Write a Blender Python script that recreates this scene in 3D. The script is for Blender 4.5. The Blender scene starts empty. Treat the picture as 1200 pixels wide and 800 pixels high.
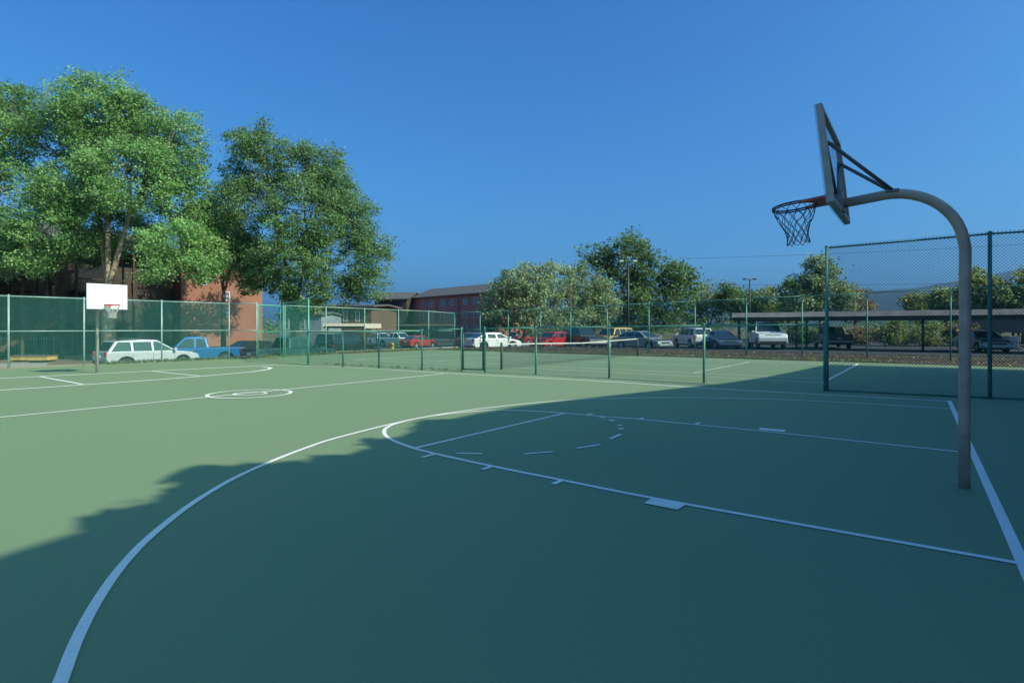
import bpy, bmesh, math, random
import numpy as np
from mathutils import Vector, Matrix

random.seed(7)
RNG = np.random.default_rng(11)
SC = bpy.context.scene
COL = SC.collection
R = math.radians

# ------------------------------------------------------------------ site frame
CAM_H, FPX = 1.6, 679.0
O = np.array([4.535, 5.81])                 # foot of the near hoop's pole
L = np.array([-.8140, .5809])               # along the basketball court
T = np.array([.5809, .8140])                # across it
ANG_T = math.atan2(T[1], T[0])
SUN_EL = R(37)
_s = -L + .12 * T
_s = _s / np.hypot(*_s)
SUN = Vector((_s[0] * math.cos(SUN_EL), _s[1] * math.cos(SUN_EL), math.sin(SUN_EL)))


def C(a, b):
    p = O + a * L + b * T
    return float(p[0]), float(p[1])


def G(u, v):                                # survey point on the ground
    y = CAM_H * FPX / (v - 384.0)
    return (u - 600.0) / FPX * y, y


def AB(p):
    d = np.array(p) - O
    return float(d @ L), float(d @ T)


def at(u, y):
    return (u - 600.0) / FPX * y, y


# ------------------------------------------------------------------ materials
MATS = {}


def mat(name, col, rough=.6, metal=0., spec=.4, var=.12, scale=3., bump=0., bscale=60., coat=0., sheen=None):
    if name in MATS:
        return MATS[name]
    m = bpy.data.materials.new(name)
    m.use_nodes = True
    nt = m.node_tree
    b = nt.nodes['Principled BSDF']
    b.inputs['Roughness'].default_value = rough
    b.inputs['Metallic'].default_value = metal
    b.inputs['Specular IOR Level'].default_value = spec
    b.inputs['Coat Weight'].default_value = coat
    tc = nt.nodes.new('ShaderNodeTexCoord')
    nz = nt.nodes.new('ShaderNodeTexNoise')
    nz.inputs['Scale'].default_value = scale
    nz.inputs['Detail'].default_value = 5
    nt.links.new(tc.outputs['Object'], nz.inputs['Vector'])
    rp = nt.nodes.new('ShaderNodeValToRGB')
    rp.color_ramp.elements[0].position = .3
    rp.color_ramp.elements[1].position = .7
    rp.color_ramp.elements[0].color = tuple(c * (1 - var) for c in col) + (1,)
    rp.color_ramp.elements[1].color = tuple(min(1, c * (1 + var)) for c in col) + (1,)
    nt.links.new(nz.outputs['Fac'], rp.inputs['Fac'])
    nt.links.new(rp.outputs['Color'], b.inputs['Base Color'])
    if bump:
        n2 = nt.nodes.new('ShaderNodeTexNoise')
        n2.inputs['Scale'].default_value = bscale
        n2.inputs['Detail'].default_value = 4
        nt.links.new(tc.outputs['Object'], n2.inputs['Vector'])
        bp = nt.nodes.new('ShaderNodeBump')
        bp.inputs['Strength'].default_value = bump
        bp.inputs['Distance'].default_value = .02
        nt.links.new(n2.outputs['Fac'], bp.inputs['Height'])
        nt.links.new(bp.outputs['Normal'], b.inputs['Normal'])
    MATS[name] = m
    return m


def ground_mat(name, c1, c2, c3, s1=.15, s2=6., rough=.85, bump=.3, bscale=40., spec=.25):
    if name in MATS:
        return MATS[name]
    m = bpy.data.materials.new(name)
    m.use_nodes = True
    nt = m.node_tree
    b = nt.nodes['Principled BSDF']
    b.inputs['Roughness'].default_value = rough
    b.inputs['Specular IOR Level'].default_value = spec
    tc = nt.nodes.new('ShaderNodeTexCoord')
    n1 = nt.nodes.new('ShaderNodeTexNoise')
    n1.inputs['Scale'].default_value = s1
    n1.inputs['Detail'].default_value = 6
    n2 = nt.nodes.new('ShaderNodeTexNoise')
    n2.inputs['Scale'].default_value = s2
    n2.inputs['Detail'].default_value = 6
    for n in (n1, n2):
        nt.links.new(tc.outputs['Object'], n.inputs['Vector'])
    r1 = nt.nodes.new('ShaderNodeValToRGB')
    r1.color_ramp.elements[0].position = .35
    r1.color_ramp.elements[1].position = .65
    r1.color_ramp.elements[0].color = c1 + (1,)
    r1.color_ramp.elements[1].color = c2 + (1,)
    nt.links.new(n1.outputs['Fac'], r1.inputs['Fac'])
    r2 = nt.nodes.new('ShaderNodeValToRGB')
    r2.color_ramp.elements[0].position = .45
    r2.color_ramp.elements[1].position = .75
    r2.color_ramp.elements[0].color = (0, 0, 0, 1)
    r2.color_ramp.elements[1].color = (1, 1, 1, 1)
    nt.links.new(n2.outputs['Fac'], r2.inputs['Fac'])
    mx = nt.nodes.new('ShaderNodeMix')
    mx.data_type = 'RGBA'
    nt.links.new(r2.outputs['Color'], mx.inputs['Factor'])
    nt.links.new(r1.outputs['Color'], mx.inputs[6])
    mx.inputs[7].default_value = c3 + (1,)
    nt.links.new(mx.outputs[2], b.inputs['Base Color'])
    if bump:
        n3 = nt.nodes.new('ShaderNodeTexNoise')
        n3.inputs['Scale'].default_value = bscale
        n3.inputs['Detail'].default_value = 5
        nt.links.new(tc.outputs['Object'], n3.inputs['Vector'])
        bp = nt.nodes.new('ShaderNodeBump')
        bp.inputs['Strength'].default_value = bump
        bp.inputs['Distance'].default_value = .03
        nt.links.new(n3.outputs['Fac'], bp.inputs['Height'])
        nt.links.new(bp.outputs['Normal'], b.inputs['Normal'])
    MATS[name] = m
    return m


def leaf_mat(name, dark, light, extra, trans=.3):
    """leaves: each leaf carries a tint 0..1 (its own pigment)"""
    m = bpy.data.materials.new(name)
    m.use_nodes = True
    nt = m.node_tree
    b = nt.nodes['Principled BSDF']
    b.inputs['Roughness'].default_value = .5
    b.inputs['Specular IOR Level'].default_value = .35
    at_ = nt.nodes.new('ShaderNodeAttribute')
    at_.attribute_name = 'tint'
    rp = nt.nodes.new('ShaderNodeValToRGB')
    e = rp.color_ramp.elements
    e[0].position, e[0].color = 0, dark + (1,)
    e[1].position, e[1].color = .9, light + (1,)
    k = e.new(1.)
    k.color = extra + (1,)
    nt.links.new(at_.outputs['Fac'], rp.inputs['Fac'])
    nt.links.new(rp.outputs['Color'], b.inputs['Base Color'])
    tr = nt.nodes.new('ShaderNodeBsdfTranslucent')
    hs = nt.nodes.new('ShaderNodeHueSaturation')
    hs.inputs['Value'].default_value = 1.5
    hs.inputs['Hue'].default_value = .485
    nt.links.new(rp.outputs['Color'], hs.inputs['Color'])
    nt.links.new(hs.outputs['Color'], tr.inputs['Color'])
    mx = nt.nodes.new('ShaderNodeMixShader')
    mx.inputs[0].default_value = trans
    nt.links.new(b.outputs[0], mx.inputs[1])
    nt.links.new(tr.outputs[0], mx.inputs[2])
    nt.links.new(mx.outputs[0], nt.nodes['Material Output'].inputs[0])
    return m


def brick_mat(name, c1, c2, mortar, sc=1.):
    m = bpy.data.materials.new(name)
    m.use_nodes = True
    nt = m.node_tree
    b = nt.nodes['Principled BSDF']
    b.inputs['Roughness'].default_value = .85
    b.inputs['Specular IOR Level'].default_value = .2
    tc = nt.nodes.new('ShaderNodeTexCoord')
    sp = nt.nodes.new('ShaderNodeSeparateXYZ')
    nt.links.new(tc.outputs['Object'], sp.inputs[0])
    ad = nt.nodes.new('ShaderNodeMath')
    nt.links.new(sp.outputs[0], ad.inputs[0])
    nt.links.new(sp.outputs[1], ad.inputs[1])
    cb = nt.nodes.new('ShaderNodeCombineXYZ')
    nt.links.new(ad.outputs[0], cb.inputs[0])
    nt.links.new(sp.outputs[2], cb.inputs[1])
    br = nt.nodes.new('ShaderNodeTexBrick')
    br.inputs['Scale'].default_value = sc
    br.inputs['Brick Width'].default_value = .23
    br.inputs['Row Height'].default_value = .075
    br.inputs['Mortar Size'].default_value = .009
    br.inputs['Color1'].default_value = c1 + (1,)
    br.inputs['Color2'].default_value = c2 + (1,)
    br.inputs['Mortar'].default_value = mortar + (1,)
    nt.links.new(cb.outputs[0], br.inputs['Vector'])
    nz = nt.nodes.new('ShaderNodeTexNoise')
    nz.inputs['Scale'].default_value = .5
    nz.inputs['Detail'].default_value = 5
    nt.links.new(tc.outputs['Object'], nz.inputs['Vector'])
    mr = nt.nodes.new('ShaderNodeMapRange')
    mr.inputs['To Min'].default_value = .75
    mr.inputs['To Max'].default_value = 1.2
    nt.links.new(nz.outputs['Fac'], mr.inputs['Value'])
    mx = nt.nodes.new('ShaderNodeVectorMath')
    mx.operation = 'SCALE'
    nt.links.new(br.outputs['Color'], mx.inputs[0])
    nt.links.new(mr.outputs[0], mx.inputs['Scale'])
    nt.links.new(mx.outputs[0], b.inputs['Base Color'])
    return m


def siding_mat(name, col, step=.2):
    m = mat(name, col, .8, var=.25, scale=1.5)
    nt = m.node_tree
    b = nt.nodes['Principled BSDF']
    tc = nt.nodes.new('ShaderNodeTexCoord')
    sp = nt.nodes.new('ShaderNodeSeparateXYZ')
    nt.links.new(tc.outputs['Object'], sp.inputs[0])
    ad = nt.nodes.new('ShaderNodeMath')
    nt.links.new(sp.outputs[0], ad.inputs[0])
    nt.links.new(sp.outputs[1], ad.inputs[1])
    md = nt.nodes.new('ShaderNodeMath')
    md.operation = 'PINGPONG'
    md.inputs[1].default_value = step
    nt.links.new(ad.outputs[0], md.inputs[0])
    bp = nt.nodes.new('ShaderNodeBump')
    bp.inputs['Strength'].default_value = .8
    bp.inputs['Distance'].default_value = .15
    nt.links.new(md.outputs[0], bp.inputs['Height'])
    nt.links.new(bp.outputs['Normal'], b.inputs['Normal'])
    return m


def glass_mat(name, col=(.02, .03, .035), rough=.05):
    return mat(name, col, rough, spec=.9, var=.05)


# ------------------------------------------------------------------ mesh builder
class MB:
    def __init__(s):
        s.v, s.f, s.sm = [], [], []

    def add(s, vs, fs, smooth=False):
        o = len(s.v)
        s.v += [tuple(map(float, p)) for p in vs]
        s.f += [tuple(i + o for i in f) for f in fs]
        s.sm += [smooth] * len(fs)

    def box(s, x0, x1, y0, y1, z0, z1):
        s.add([(x0, y0, z0), (x1, y0, z0), (x1, y1, z0), (x0, y1, z0), (x0, y0, z1), (x1, y0, z1), (x1, y1, z1), (x0, y1, z1)],
              [(0, 3, 2, 1), (4, 5, 6, 7), (0, 1, 5, 4), (1, 2, 6, 5), (2, 3, 7, 6), (3, 0, 4, 7)])

    def tube(s, pts, rad, n=8, caps=True):
        pts = [Vector(p) for p in pts]
        if not hasattr(rad, '__len__'):
            rad = [rad] * len(pts)
        rings = []
        up = None
        for i, p in enumerate(pts):
            d = (pts[min(i + 1, len(pts) - 1)] - pts[max(i - 1, 0)]).normalized()
            if up is None:
                up = Vector((0, 0, 1)) if abs(d.z) < .9 else Vector((1, 0, 0))
            side = d.cross(up).normalized()
            up = side.cross(d).normalized()
            rings.append([p + (side * math.cos(t) + up * math.sin(t)) * rad[i] for t in [2 * math.pi * k / n for k in range(n)]])
        vs = [q for r in rings for q in r]
        fs = []
        for i in range(len(pts) - 1):
            for k in range(n):
                fs.append((i * n + k, i * n + (k + 1) % n, (i + 1) * n + (k + 1) % n, (i + 1) * n + k))
        s.add(vs, fs, n > 4)
        if caps:
            o = len(s.v) - len(vs)
            s.f += [tuple(o + k for k in range(n - 1, -1, -1)), tuple(o + len(vs) - n + k for k in range(n))]
            s.sm += [False, False]

    def ring(s, c, rx, r, axis='z', n=40, m=8):
        vs, fs = [], []
        for i in range(n):
            t = 2 * math.pi * i / n
            for j in range(m):
                q = 2 * math.pi * j / m
                rr = rx + r * math.cos(q)
                h = r * math.sin(q)
                p = (rr * math.cos(t), rr * math.sin(t), h) if axis == 'z' else (rr * math.cos(t), h, rr * math.sin(t))
                vs.append((p[0] + c[0], p[1] + c[1], p[2] + c[2]))
                fs.append((i * m + j, ((i + 1) % n) * m + j, ((i + 1) % n) * m + (j + 1) % m, i * m + (j + 1) % m))
        s.add(vs, fs, True)

    def prism_y(s, poly, y0, y1):           # polygon in x,z extruded along y
        n = len(poly)
        vs = [(x, y0, z) for x, z in poly] + [(x, y1, z) for x, z in poly]
        fs = [tuple(range(n)), tuple(range(2 * n - 1, n - 1, -1))]
        fs += [(i + n, (i + 1) % n + n, (i + 1) % n, i) for i in range(n)]
        s.add(vs, fs)

    def prism_z(s, poly, z0, z1):           # polygon in x,y extruded up
        n = len(poly)
        vs = [(x, y, z0) for x, y in poly] + [(x, y, z1) for x, y in poly]
        fs = [tuple(range(n - 1, -1, -1)), tuple(range(n, 2 * n))]
        fs += [(i, (i + 1) % n, (i + 1) % n + n, i + n) for i in range(n)]
        s.add(vs, fs)

    def lathe_y(s, prof, cx, cz, n=24):     # prof of (r, y) about a y axis through cx, cz
        vs = []
        for r, y in prof:
            vs += [(cx + r * math.cos(2 * math.pi * k / n), y, cz + r * math.sin(2 * math.pi * k / n)) for k in range(n)]
        fs = []
        for i in range(len(prof) - 1):
            for k in range(n):
                fs.append((i * n + k, i * n + (k + 1) % n, (i + 1) * n + (k + 1) % n, (i + 1) * n + k))
        s.add(vs, fs, True)

    def build(s, name, m, parent=None, bevel=0., fix=True):
        me = bpy.data.meshes.new(name)
        me.from_pydata(s.v, [], s.f)
        me.polygons.foreach_set('use_smooth', s.sm)
        if fix:
            bm = bmesh.new()
            bm.from_mesh(me)
            bmesh.ops.recalc_face_normals(bm, faces=bm.faces)
            bm.to_mesh(me)
            bm.free()
        me.materials.append(m)
        o = bpy.data.objects.new(name, me)
        COL.objects.link(o)
        if parent:
            o.parent = parent
        if bevel:
            bv = o.modifiers.new('bevel', 'BEVEL')
            bv.width = bevel
            bv.segments = 3
            bv.limit_method = 'ANGLE'
            bv.angle_limit = R(28)
            me.polygons.foreach_set('use_smooth', [True] * len(me.polygons))
            wn = o.modifiers.new('wn', 'WEIGHTED_NORMAL')
            wn.keep_sharp = False
        return o


def thing(name, label, cat, loc=(0, 0, 0), rz=0., group=None):
    o = bpy.data.objects.new(name, None)
    o.empty_display_size = .2
    COL.objects.link(o)
    o.location = loc
    o.rotation_euler = (0, 0, rz)
    return tag(o, label, cat, group)


def tag(o, label, cat, group=None):
    o['label'] = label
    o['category'] = cat
    if group:
        o['group'] = group
    return o


def struct(o, kind='structure'):
    o['kind'] = kind
    return o


# ------------------------------------------------------------------ render, camera, light
SC.render.engine = 'CYCLES'
SC.view_settings.view_transform = 'Standard'
SC.view_settings.look = 'None'
SC.view_settings.gamma = 1
SC.view_settings.use_curve_mapping = False
SC.view_settings.exposure = 0.40
cy = SC.cycles
cy.use_denoising = True
try:
    cy.denoiser = 'OPENIMAGEDENOISE'
except Exception:
    pass
cy.max_bounces = 6
cy.diffuse_bounces = 3
cy.glossy_bounces = 3
cy.transmission_bounces = 4
cy.transparent_max_bounces = 8
cy.sample_clamp_indirect = 4
cy.use_adaptive_sampling = True

cam = bpy.data.cameras.new('camera')
cam.sensor_width = 36
cam.lens = FPX / 1200 * 36
cam.shift_y = -16 / 1200
cam.clip_start = .05
cam.clip_end = 30000
camo = bpy.data.objects.new('camera', cam)
COL.objects.link(camo)
camo.location = (0, 0, CAM_H)
camo.rotation_euler = (R(90), 0, 0)
SC.camera = camo

w = bpy.data.worlds.new('World')
SC.world = w
w.use_nodes = True
nt = w.node_tree
bg = nt.nodes['Background']
sky = nt.nodes.new('ShaderNodeTexSky')
sky.sky_type = 'NISHITA'
sky.sun_disc = False
sky.sun_elevation = SUN_EL
sky.sun_rotation = math.atan2(SUN.x, SUN.y)
sky.altitude = 0
sky.air_density = 1.0
sky.dust_density = 4.0
sky.ozone_density = 4.0
# film-like response of the camera to the sky: compress each channel, keep it deep blue
sp_ = nt.nodes.new('ShaderNodeSeparateColor')
cb_ = nt.nodes.new('ShaderNodeCombineColor')
nt.links.new(sky.outputs[0], sp_.inputs[0])
for i_, (p_, k_) in enumerate(((1.1, .35), (1., .80), (.7, .945))):
    a_ = nt.nodes.new('ShaderNodeMath')
    a_.operation = 'POWER'
    a_.inputs[1].default_value = p_
    nt.links.new(sp_.outputs[i_], a_.inputs[0])
    b_ = nt.nodes.new('ShaderNodeMath')
    b_.operation = 'MULTIPLY'
    b_.inputs[1].default_value = k_ * .12 ** (p_ - 1)
    nt.links.new(a_.outputs[0], b_.inputs[0])
    nt.links.new(b_.outputs[0], cb_.inputs[i_])
nt.links.new(cb_.outputs[0], bg.inputs[0])
bg.inputs[1].default_value = .12

sl = bpy.data.lights.new('sun', 'SUN')
sl.energy = 4.1
sl.angle = R(.5)
sl.color = (1, .985, .79)
slo = bpy.data.objects.new('sun', sl)
COL.objects.link(slo)
slo.rotation_euler = SUN.to_track_quat('Z', 'Y').to_euler()
slo.location = (20, -10, 40)

# ------------------------------------------------------------------ shared materials
M_court = ground_mat('court_acrylic', (.192, .270, .148), (.198, .276, .152), (.183, .260, .142), .35, 26., rough=.7, bump=.22, bscale=260., spec=.22)
M_line = ground_mat('line_paint', (.84, .79, .72), (.90, .85, .78), (.62, .61, .53), 1.2, 55., rough=.7, bump=.15, bscale=240., spec=.25)
for n_ in M_line.node_tree.nodes:           # worn specks only here and there
    if n_.type == 'VALTORGB' and n_.color_ramp.elements[0].position > .4:
        n_.color_ramp.elements[0].position = .56
M_green = mat('green_vinyl', (.035, .19, .14), .45, var=.1, scale=6)
M_greenpost = mat('green_post_paint', (.13, .32, .25), .45, var=.22, scale=4)
M_galv = mat('galvanised_steel', (.42, .50, .46), .5, .3, var=.15, scale=5)
M_brownpole = mat('brown_pole_paint', (.55, .37, .29), .42, .15, spec=.5, var=.18, scale=5)
M_steel = mat('dull_steel_paint', (.28, .25, .23), .5, .2, var=.15, scale=6)
M_darksteel = mat('dark_strut_paint', (.15, .13, .125), .5, .1, var=.15, scale=6)
M_red = mat('faded_red_paint', (.62, .13, .09), .55, var=.2, scale=9)
M_white = mat('white_enamel', (.80, .80, .82), .4, var=.03)
M_net = mat('dark_net_cord', (.025, .03, .06), .8, var=.1)
M_black = mat('black_rubber', (.018, .018, .02), .75, var=.15)
M_rim = mat('alloy_rim', (.55, .56, .58), .35, .6, var=.05)
M_glass = glass_mat('car_glass')
M_wglass = glass_mat('window_glass', (.10, .13, .16), .08)
M_chrome = mat('bright_trim', (.6, .61, .63), .25, .7, var=.05)
M_headlamp = mat('headlamp_lens', (.75, .77, .78), .12, spec=.8, var=.03)
M_taillamp = mat('tail_lamp_lens', (.42, .02, .02), .2, spec=.7, var=.05)
M_plate = mat('plate_paint', (.62, .62, .55), .5, var=.04)
M_trimblk = mat('black_plastic_trim', (.03, .03, .032), .6, var=.1)
M_bark = mat('pale_bark', (.30, .24, .17), .9, var=.35, scale=4, bump=.6, bscale=12)
M_bark2 = mat('grey_brown_bark', (.13, .10, .075), .9, var=.35, scale=4, bump=.6, bscale=12)
M_wood = mat('brown_wood', (.06, .04, .03), .8, var=.25)
M_roof = mat('grey_shingle', (.095, .09, .09), .9, var=.2, scale=2.5, bump=.4, bscale=15)
M_asphalt = ground_mat('asphalt', (.050, .050, .052), (.065, .064, .064), (.09, .088, .085), .3, 9., bump=.4, bscale=70)
M_conc = ground_mat('concrete', (.30, .28, .26), (.36, .34, .31), (.25, .23, .21), .5, 5., bump=.2)
M_sand = ground_mat('sandy_kerb', (.42, .34, .22), (.46, .36, .24), (.33, .25, .15), .8, 5., bump=.3)
M_dirt = ground_mat('bark_mulch', (.055, .042, .035), (.075, .055, .042), (.11, .08, .055), .4, 7., bump=.9, bscale=18)
M_dirt2 = ground_mat('dry_soil', (.17, .12, .085), (.21, .15, .105), (.13, .105, .06), .4, 4., bump=.7, bscale=14)
M_field = ground_mat('dry_grass', (.10, .095, .045), (.14, .12, .06), (.17, .14, .08), .02, .6, bump=.5, bscale=4)

# ------------------------------------------------------------------ the ground
LINES_Z = [0.]


def lotz(a, b):
    sm = lambda x: (lambda t: t * t * (3 - 2 * t))(min(1, max(0, x)))
    A, B, D = sm((a - 11) / 20), sm((b - 14) / 14), sm((a - 31) / 14)
    return -.04 - .68 * A * (1 - B) - B * (.18 * A + .5 * D)


def draped(name, a0, a1, b0, b1, dz, m, step=1.5, thick=.3):
    na, nb = max(2, int((a1 - a0) / step)), max(2, int((b1 - b0) / step))
    mb = MB()
    P = [(a0 + (a1 - a0) * i / na, b0 + (b1 - b0) * j / nb) for i in range(na + 1) for j in range(nb + 1)]
    n = len(P)
    vs = [(*C(a, b), lotz(a, b) + dz) for a, b in P] + [(*C(a, b), lotz(a, b) + dz - thick) for a, b in P]
    k = nb + 1
    fs = []
    for i in range(na):
        for j in range(nb):
            q = (i * k + j, i * k + j + 1, (i + 1) * k + j + 1, (i + 1) * k + j)
            fs += [q, tuple(x + n for x in q[::-1])]
    for i in range(na):
        for j in (0, nb):
            fs.append((i * k + j, (i + 1) * k + j, (i + 1) * k + j + n, i * k + j + n))
    for j in range(nb):
        for i in (0, na):
            fs.append((i * k + j, i * k + j + 1, i * k + j + 1 + n, i * k + j + n))
    mb.add(vs, fs)
    return struct(mb.build(name, m))


def sheet(name, poly, z, m, thick=.03):
    mb = MB()
    mb.prism_z([C(a, b) for a, b in poly], z - thick, z)
    return struct(mb.build(name, m))


mb = MB()
S_ = 9000
mb.add([(-S_, -S_, -1.), (S_, -S_, -1.), (S_, S_, -1.), (-S_, S_, -1.)], [(0, 1, 2, 3)])
struct(mb.build('ground', M_field))
sheet('court_surface', [(-6, -16), (29.4, -16), (29.4, 23.8), (-6, 23.8)], 0., M_court, .9)
draped('parking_lot', -62, 96, -34, 96, 0., M_asphalt, 2., .2)
sheet('lawn', [(-60, -60), (29.3, -60), (29.3, -16.003), (-6.003, -16.003), (-6.003, 23.8), (-60, 23.8)], -.03, M_field, .8)
sheet('kerb', [(29.404, -30), (31.3, -30), (30.9, 2.2), (29.7, 4.4), (29.66, 9.0), (29.404, 9.0)], -.002, M_sand, .9)
sheet('pavement', [(31.35, -30), (50., -30), (47., 6.), (38., 3.), (31.0, .6)], -.64, M_conc, .03)
sheet('soil_strip', [(-60, 23.803), (30.6, 23.803), (30.6, 33.2), (-60, 33.2)], .02, M_dirt, .9)
sheet('kerb', [(-60, 33.203), (32.2, 33.203), (32.2, 33.4), (-60, 33.4)], .08, M_conc, .95)
sheet('kerb', [(31.8, 14), (32.0, 14), (32.0, 33.0), (31.8, 33.0)], .06, M_conc, .95)
sheet('soil_strip', [(29.403, 9.6), (31.797, 9.6), (31.797, 23.8), (29.403, 23.8)], .01, M_dirt2, .9)
draped('soil_strip', 33.5, 41.5, 15, 44, .10, M_dirt2)
draped('kerb', 41.503, 41.7, 14.8, 44.2, .15, M_conc)
draped('kerb', 33.3, 33.497, 14.8, 44.2, .15, M_conc)
sheet('soil_strip', [(50.01, -30), (56.9, -30), (56.9, 16), (39., 11), (38.01, 3.02), (47.01, 6.02)], -.58, M_dirt2, .2)


# painted lines --------------------------------------------------------------
def strip(mb, pts, width, z, closed=False):
    P = [np.array(p, float) for p in pts]
    n = len(P)
    vs = []
    for i in range(n):
        if closed:
            d = P[(i + 1) % n] - P[i - 1]
        else:
            d = P[min(i + 1, n - 1)] - P[max(i - 1, 0)]
        d = d / np.hypot(*d)
        nn = np.array([-d[1], d[0]]) * width / 2
        vs += [tuple(P[i] + nn) + (z,), tuple(P[i] - nn) + (z,)]
    fs = [(2 * i, 2 * i + 1, 2 * i + 3, 2 * i + 2) for i in range(n - 1)]
    if closed:
        fs.append((2 * n - 2, 2 * n - 1, 1, 0))
    mb.add(vs, fs)


def spline(pts, k=12):
    P = [np.array(p, float) for p in pts]
    P = [2 * P[0] - P[1]] + P + [2 * P[-1] - P[-2]]
    out = []
    for i in range(1, len(P) - 2):
        for j in range(k):
            t = j / k
            p0, p1, p2, p3 = P[i - 1:i + 3]
            out.append(.5 * (2 * p1 + (p2 - p0) * t + (2 * p0 - 5 * p1 + 4 * p2 - p3) * t * t + (3 * p1 - p0 - 3 * p2 + p3) * t ** 3))
    out.append(P[-2])
    return out


def arc(cx, cb, r, t0, t1, n=48):
    return [C(cx + r * math.cos(R(t0 + (t1 - t0) * i / n)), cb + r * math.sin(R(t0 + (t1 - t0) * i / n))) for i in range(n + 1)]


bl = MB()
W = .062
q0, q1 = np.array(G(1112.5, 469.5)), np.array(G(1199, 661))
strip(bl, [tuple(q0), tuple(q1), tuple(q1 + (q1 - q0) * .6)], .076, .004)
strip(bl, spline([G(1110, 470), G(960, 462), G(830, 455), G(700, 446.5), G(520, 437), G(430, 431.5), G(318, 427.4)]), .09, .005)
# lane and free-throw circle
lane_n = [G(1196, 660.5), G(785, 587.5), G(660, 563), G(575, 546), G(507, 531)]
ftc = (5.80, .08)
lane_f = [G(1123, 529.5), G(900, 506), G(752, 491.5), G(700, 487.5)]
key = spline(lane_n + [G(478, 523), G(456, 513.5), G(450, 506), G(456, 499.5), G(475, 493.5), G(500, 488.5), G(535, 484), G(575, 481), G(620, 481.5), G(663, 484.2)] + lane_f[::-1], 10)
strip(bl, key, W, .006)
strip(bl, [G(487, 525), G(663, 484)], W, .007)
strip(bl, spline([G(55, 845), G(72, 797), G(92, 746), G(117, 700), G(146, 660), G(180, 625.5), G(225, 590.5), G(270, 563), G(311, 543.8), G(356, 526), G(400, 511.8), G(487, 490.8), G(560, 479.5), G(640, 471), G(700, 467.5), G(790, 466), G(880, 467.4), G(960, 470.3), G(1114, 479)], 12), W, .008)
for u0, u1, v0, v1 in ((535, 565, 531.4, 532), (614, 648, 532.3, 529.5), (676, 703, 525.6, 521.3), (715, 727, 514.5, 509.2)):
    strip(bl, [G(u0, v0), G(u1, v1)], .055, .0085)
for u0, v0, u1, v1 in ((725, 503, 730, 502), (724, 498.2, 729, 498.8), (714, 491.8, 720, 493.4), (703, 489, 709, 489.8)):
    strip(bl, [G(u0, v0), G(u1, v1)], .09, .0085)
for a_ in (3.41, 4.38, 5.36):
    strip(bl, [C(a_, -2.11 + .06 * (a_ - 3.4)), C(a_, -2.31 + .06 * (a_ - 3.4))], .06, .0095)
    strip(bl, [C(a_, 2.2 - .06 * (a_ - 3.4)), C(a_, 2.4 - .06 * (a_ - 3.4))], .06, .0095)
strip(bl, [C(2.08, -2.28), C(2.4, -2.27)], .22, .0095)
strip(bl, [C(2.08, 2.37), C(2.45, 2.35)], .2, .0095)
# half-court line, centre circle
strip(bl, [G(-200, 508.5), G(2, 489), G(250, 464.8)], .08, .0075)
strip(bl, [G(250, 464.8), G(520, 438)], .09, .0075)
ccx, ccb = AB(G(293, 461.4))
strip(bl, arc(ccx, ccb, .93, 0, 355, 48), .085, .009, True)
strip(bl, arc(ccx, ccb, .36, 0, 345, 30), .07, .0095, True)
# far end
strip(bl, [G(-120, 449), G(5, 443.2), G(112, 438), G(320, 427.8)], .16, .0065)
strip(bl, spline([G(-60, 460), G(5, 457.0), G(100, 450.8), G(170, 446), G(235, 441), G(290, 436.2), G(312, 433.2), G(317, 431.2), G(308, 430)]), .15, .0085)
strip(bl, [G(47, 441.5), G(97, 450.5)], W + .03, .0095)
strip(bl, [G(178, 435), G(236, 441)], W + .03, .0095)
struct(bl.build('basketball_court_lines', M_line))

tl = MB()
n0, n1, nb0, nb1 = 2.75, 23.7, 11.7, 22.6
z = .004
for b_ in (nb0, nb1, nb0 + 1.37, nb1 - 1.37):
    strip(tl, [C(n0, b_), C(n1, b_)], .055, z)
for a_ in (n0, n1):
    strip(tl, [C(a_, nb0), C(a_, nb1)], .09, .0055)
for a_ in (13.2 - 6.2, 13.2 + 6.2):
    strip(tl, [C(a_, nb0 + 1.37), C(a_, nb1 - 1.37)], .06, .0055)
strip(tl, [C(7., (nb0 + nb1) / 2), C(19.4, (nb0 + nb1) / 2)], .06, .0065)
struct(tl.build('tennis_court_lines', M_line))


# ------------------------------------------------------------------ chain link
def wires(mb, p0, p1, z0, h0, h1, r, d=.072):
    p0, p1 = np.array(p0, float), np.array(p1, float)
    ln = np.hypot(*(p1 - p0))
    ux = (p1 - p0) / ln
    nx = np.array([-ux[1], ux[0]])
    m = (h1 - h0) / ln
    segs = []
    for sgn in (1, -1):
        # z = z0 + sgn*(s - c)
        lo, hi = (-max(h0, h1), ln) if sgn == 1 else (0, ln + max(h0, h1))
        c = lo + d / 2
        while c < hi:
            # enters at bottom s=c ; meets the top where z0+sgn*(s-c) = h0+m*s
            st = (h0 - z0 + sgn * c) / (sgn - m)
            s0, s1 = sorted((c, st))
            s0, s1 = max(s0, 0), min(s1, ln)
            if s1 - s0 > .01:
                segs.append((s0, z0 + sgn * (s0 - c), s1, z0 + sgn * (s1 - c)))
            c += d
    for i, (s0, a0, s1, a1) in enumerate(segs):
        ds, dz = s1 - s0, a1 - a0
        k = math.hypot(ds, dz)
        px, pz = -dz / k * r, ds / k * r
        vs = []
        for s_, a_ in ((s0, a0), (s1, a1)):
            for q, o in ((1, -.5), (-1, -.5), (0, .9)):
                xy = p0 + ux * (s_ + px * q) + nx * (r * o)
                vs.append((xy[0], xy[1], a_ + pz * q))
        mb.add(vs, [(0, 1, 4, 3), (1, 2, 5, 4), (2, 0, 3, 5)])


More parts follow.
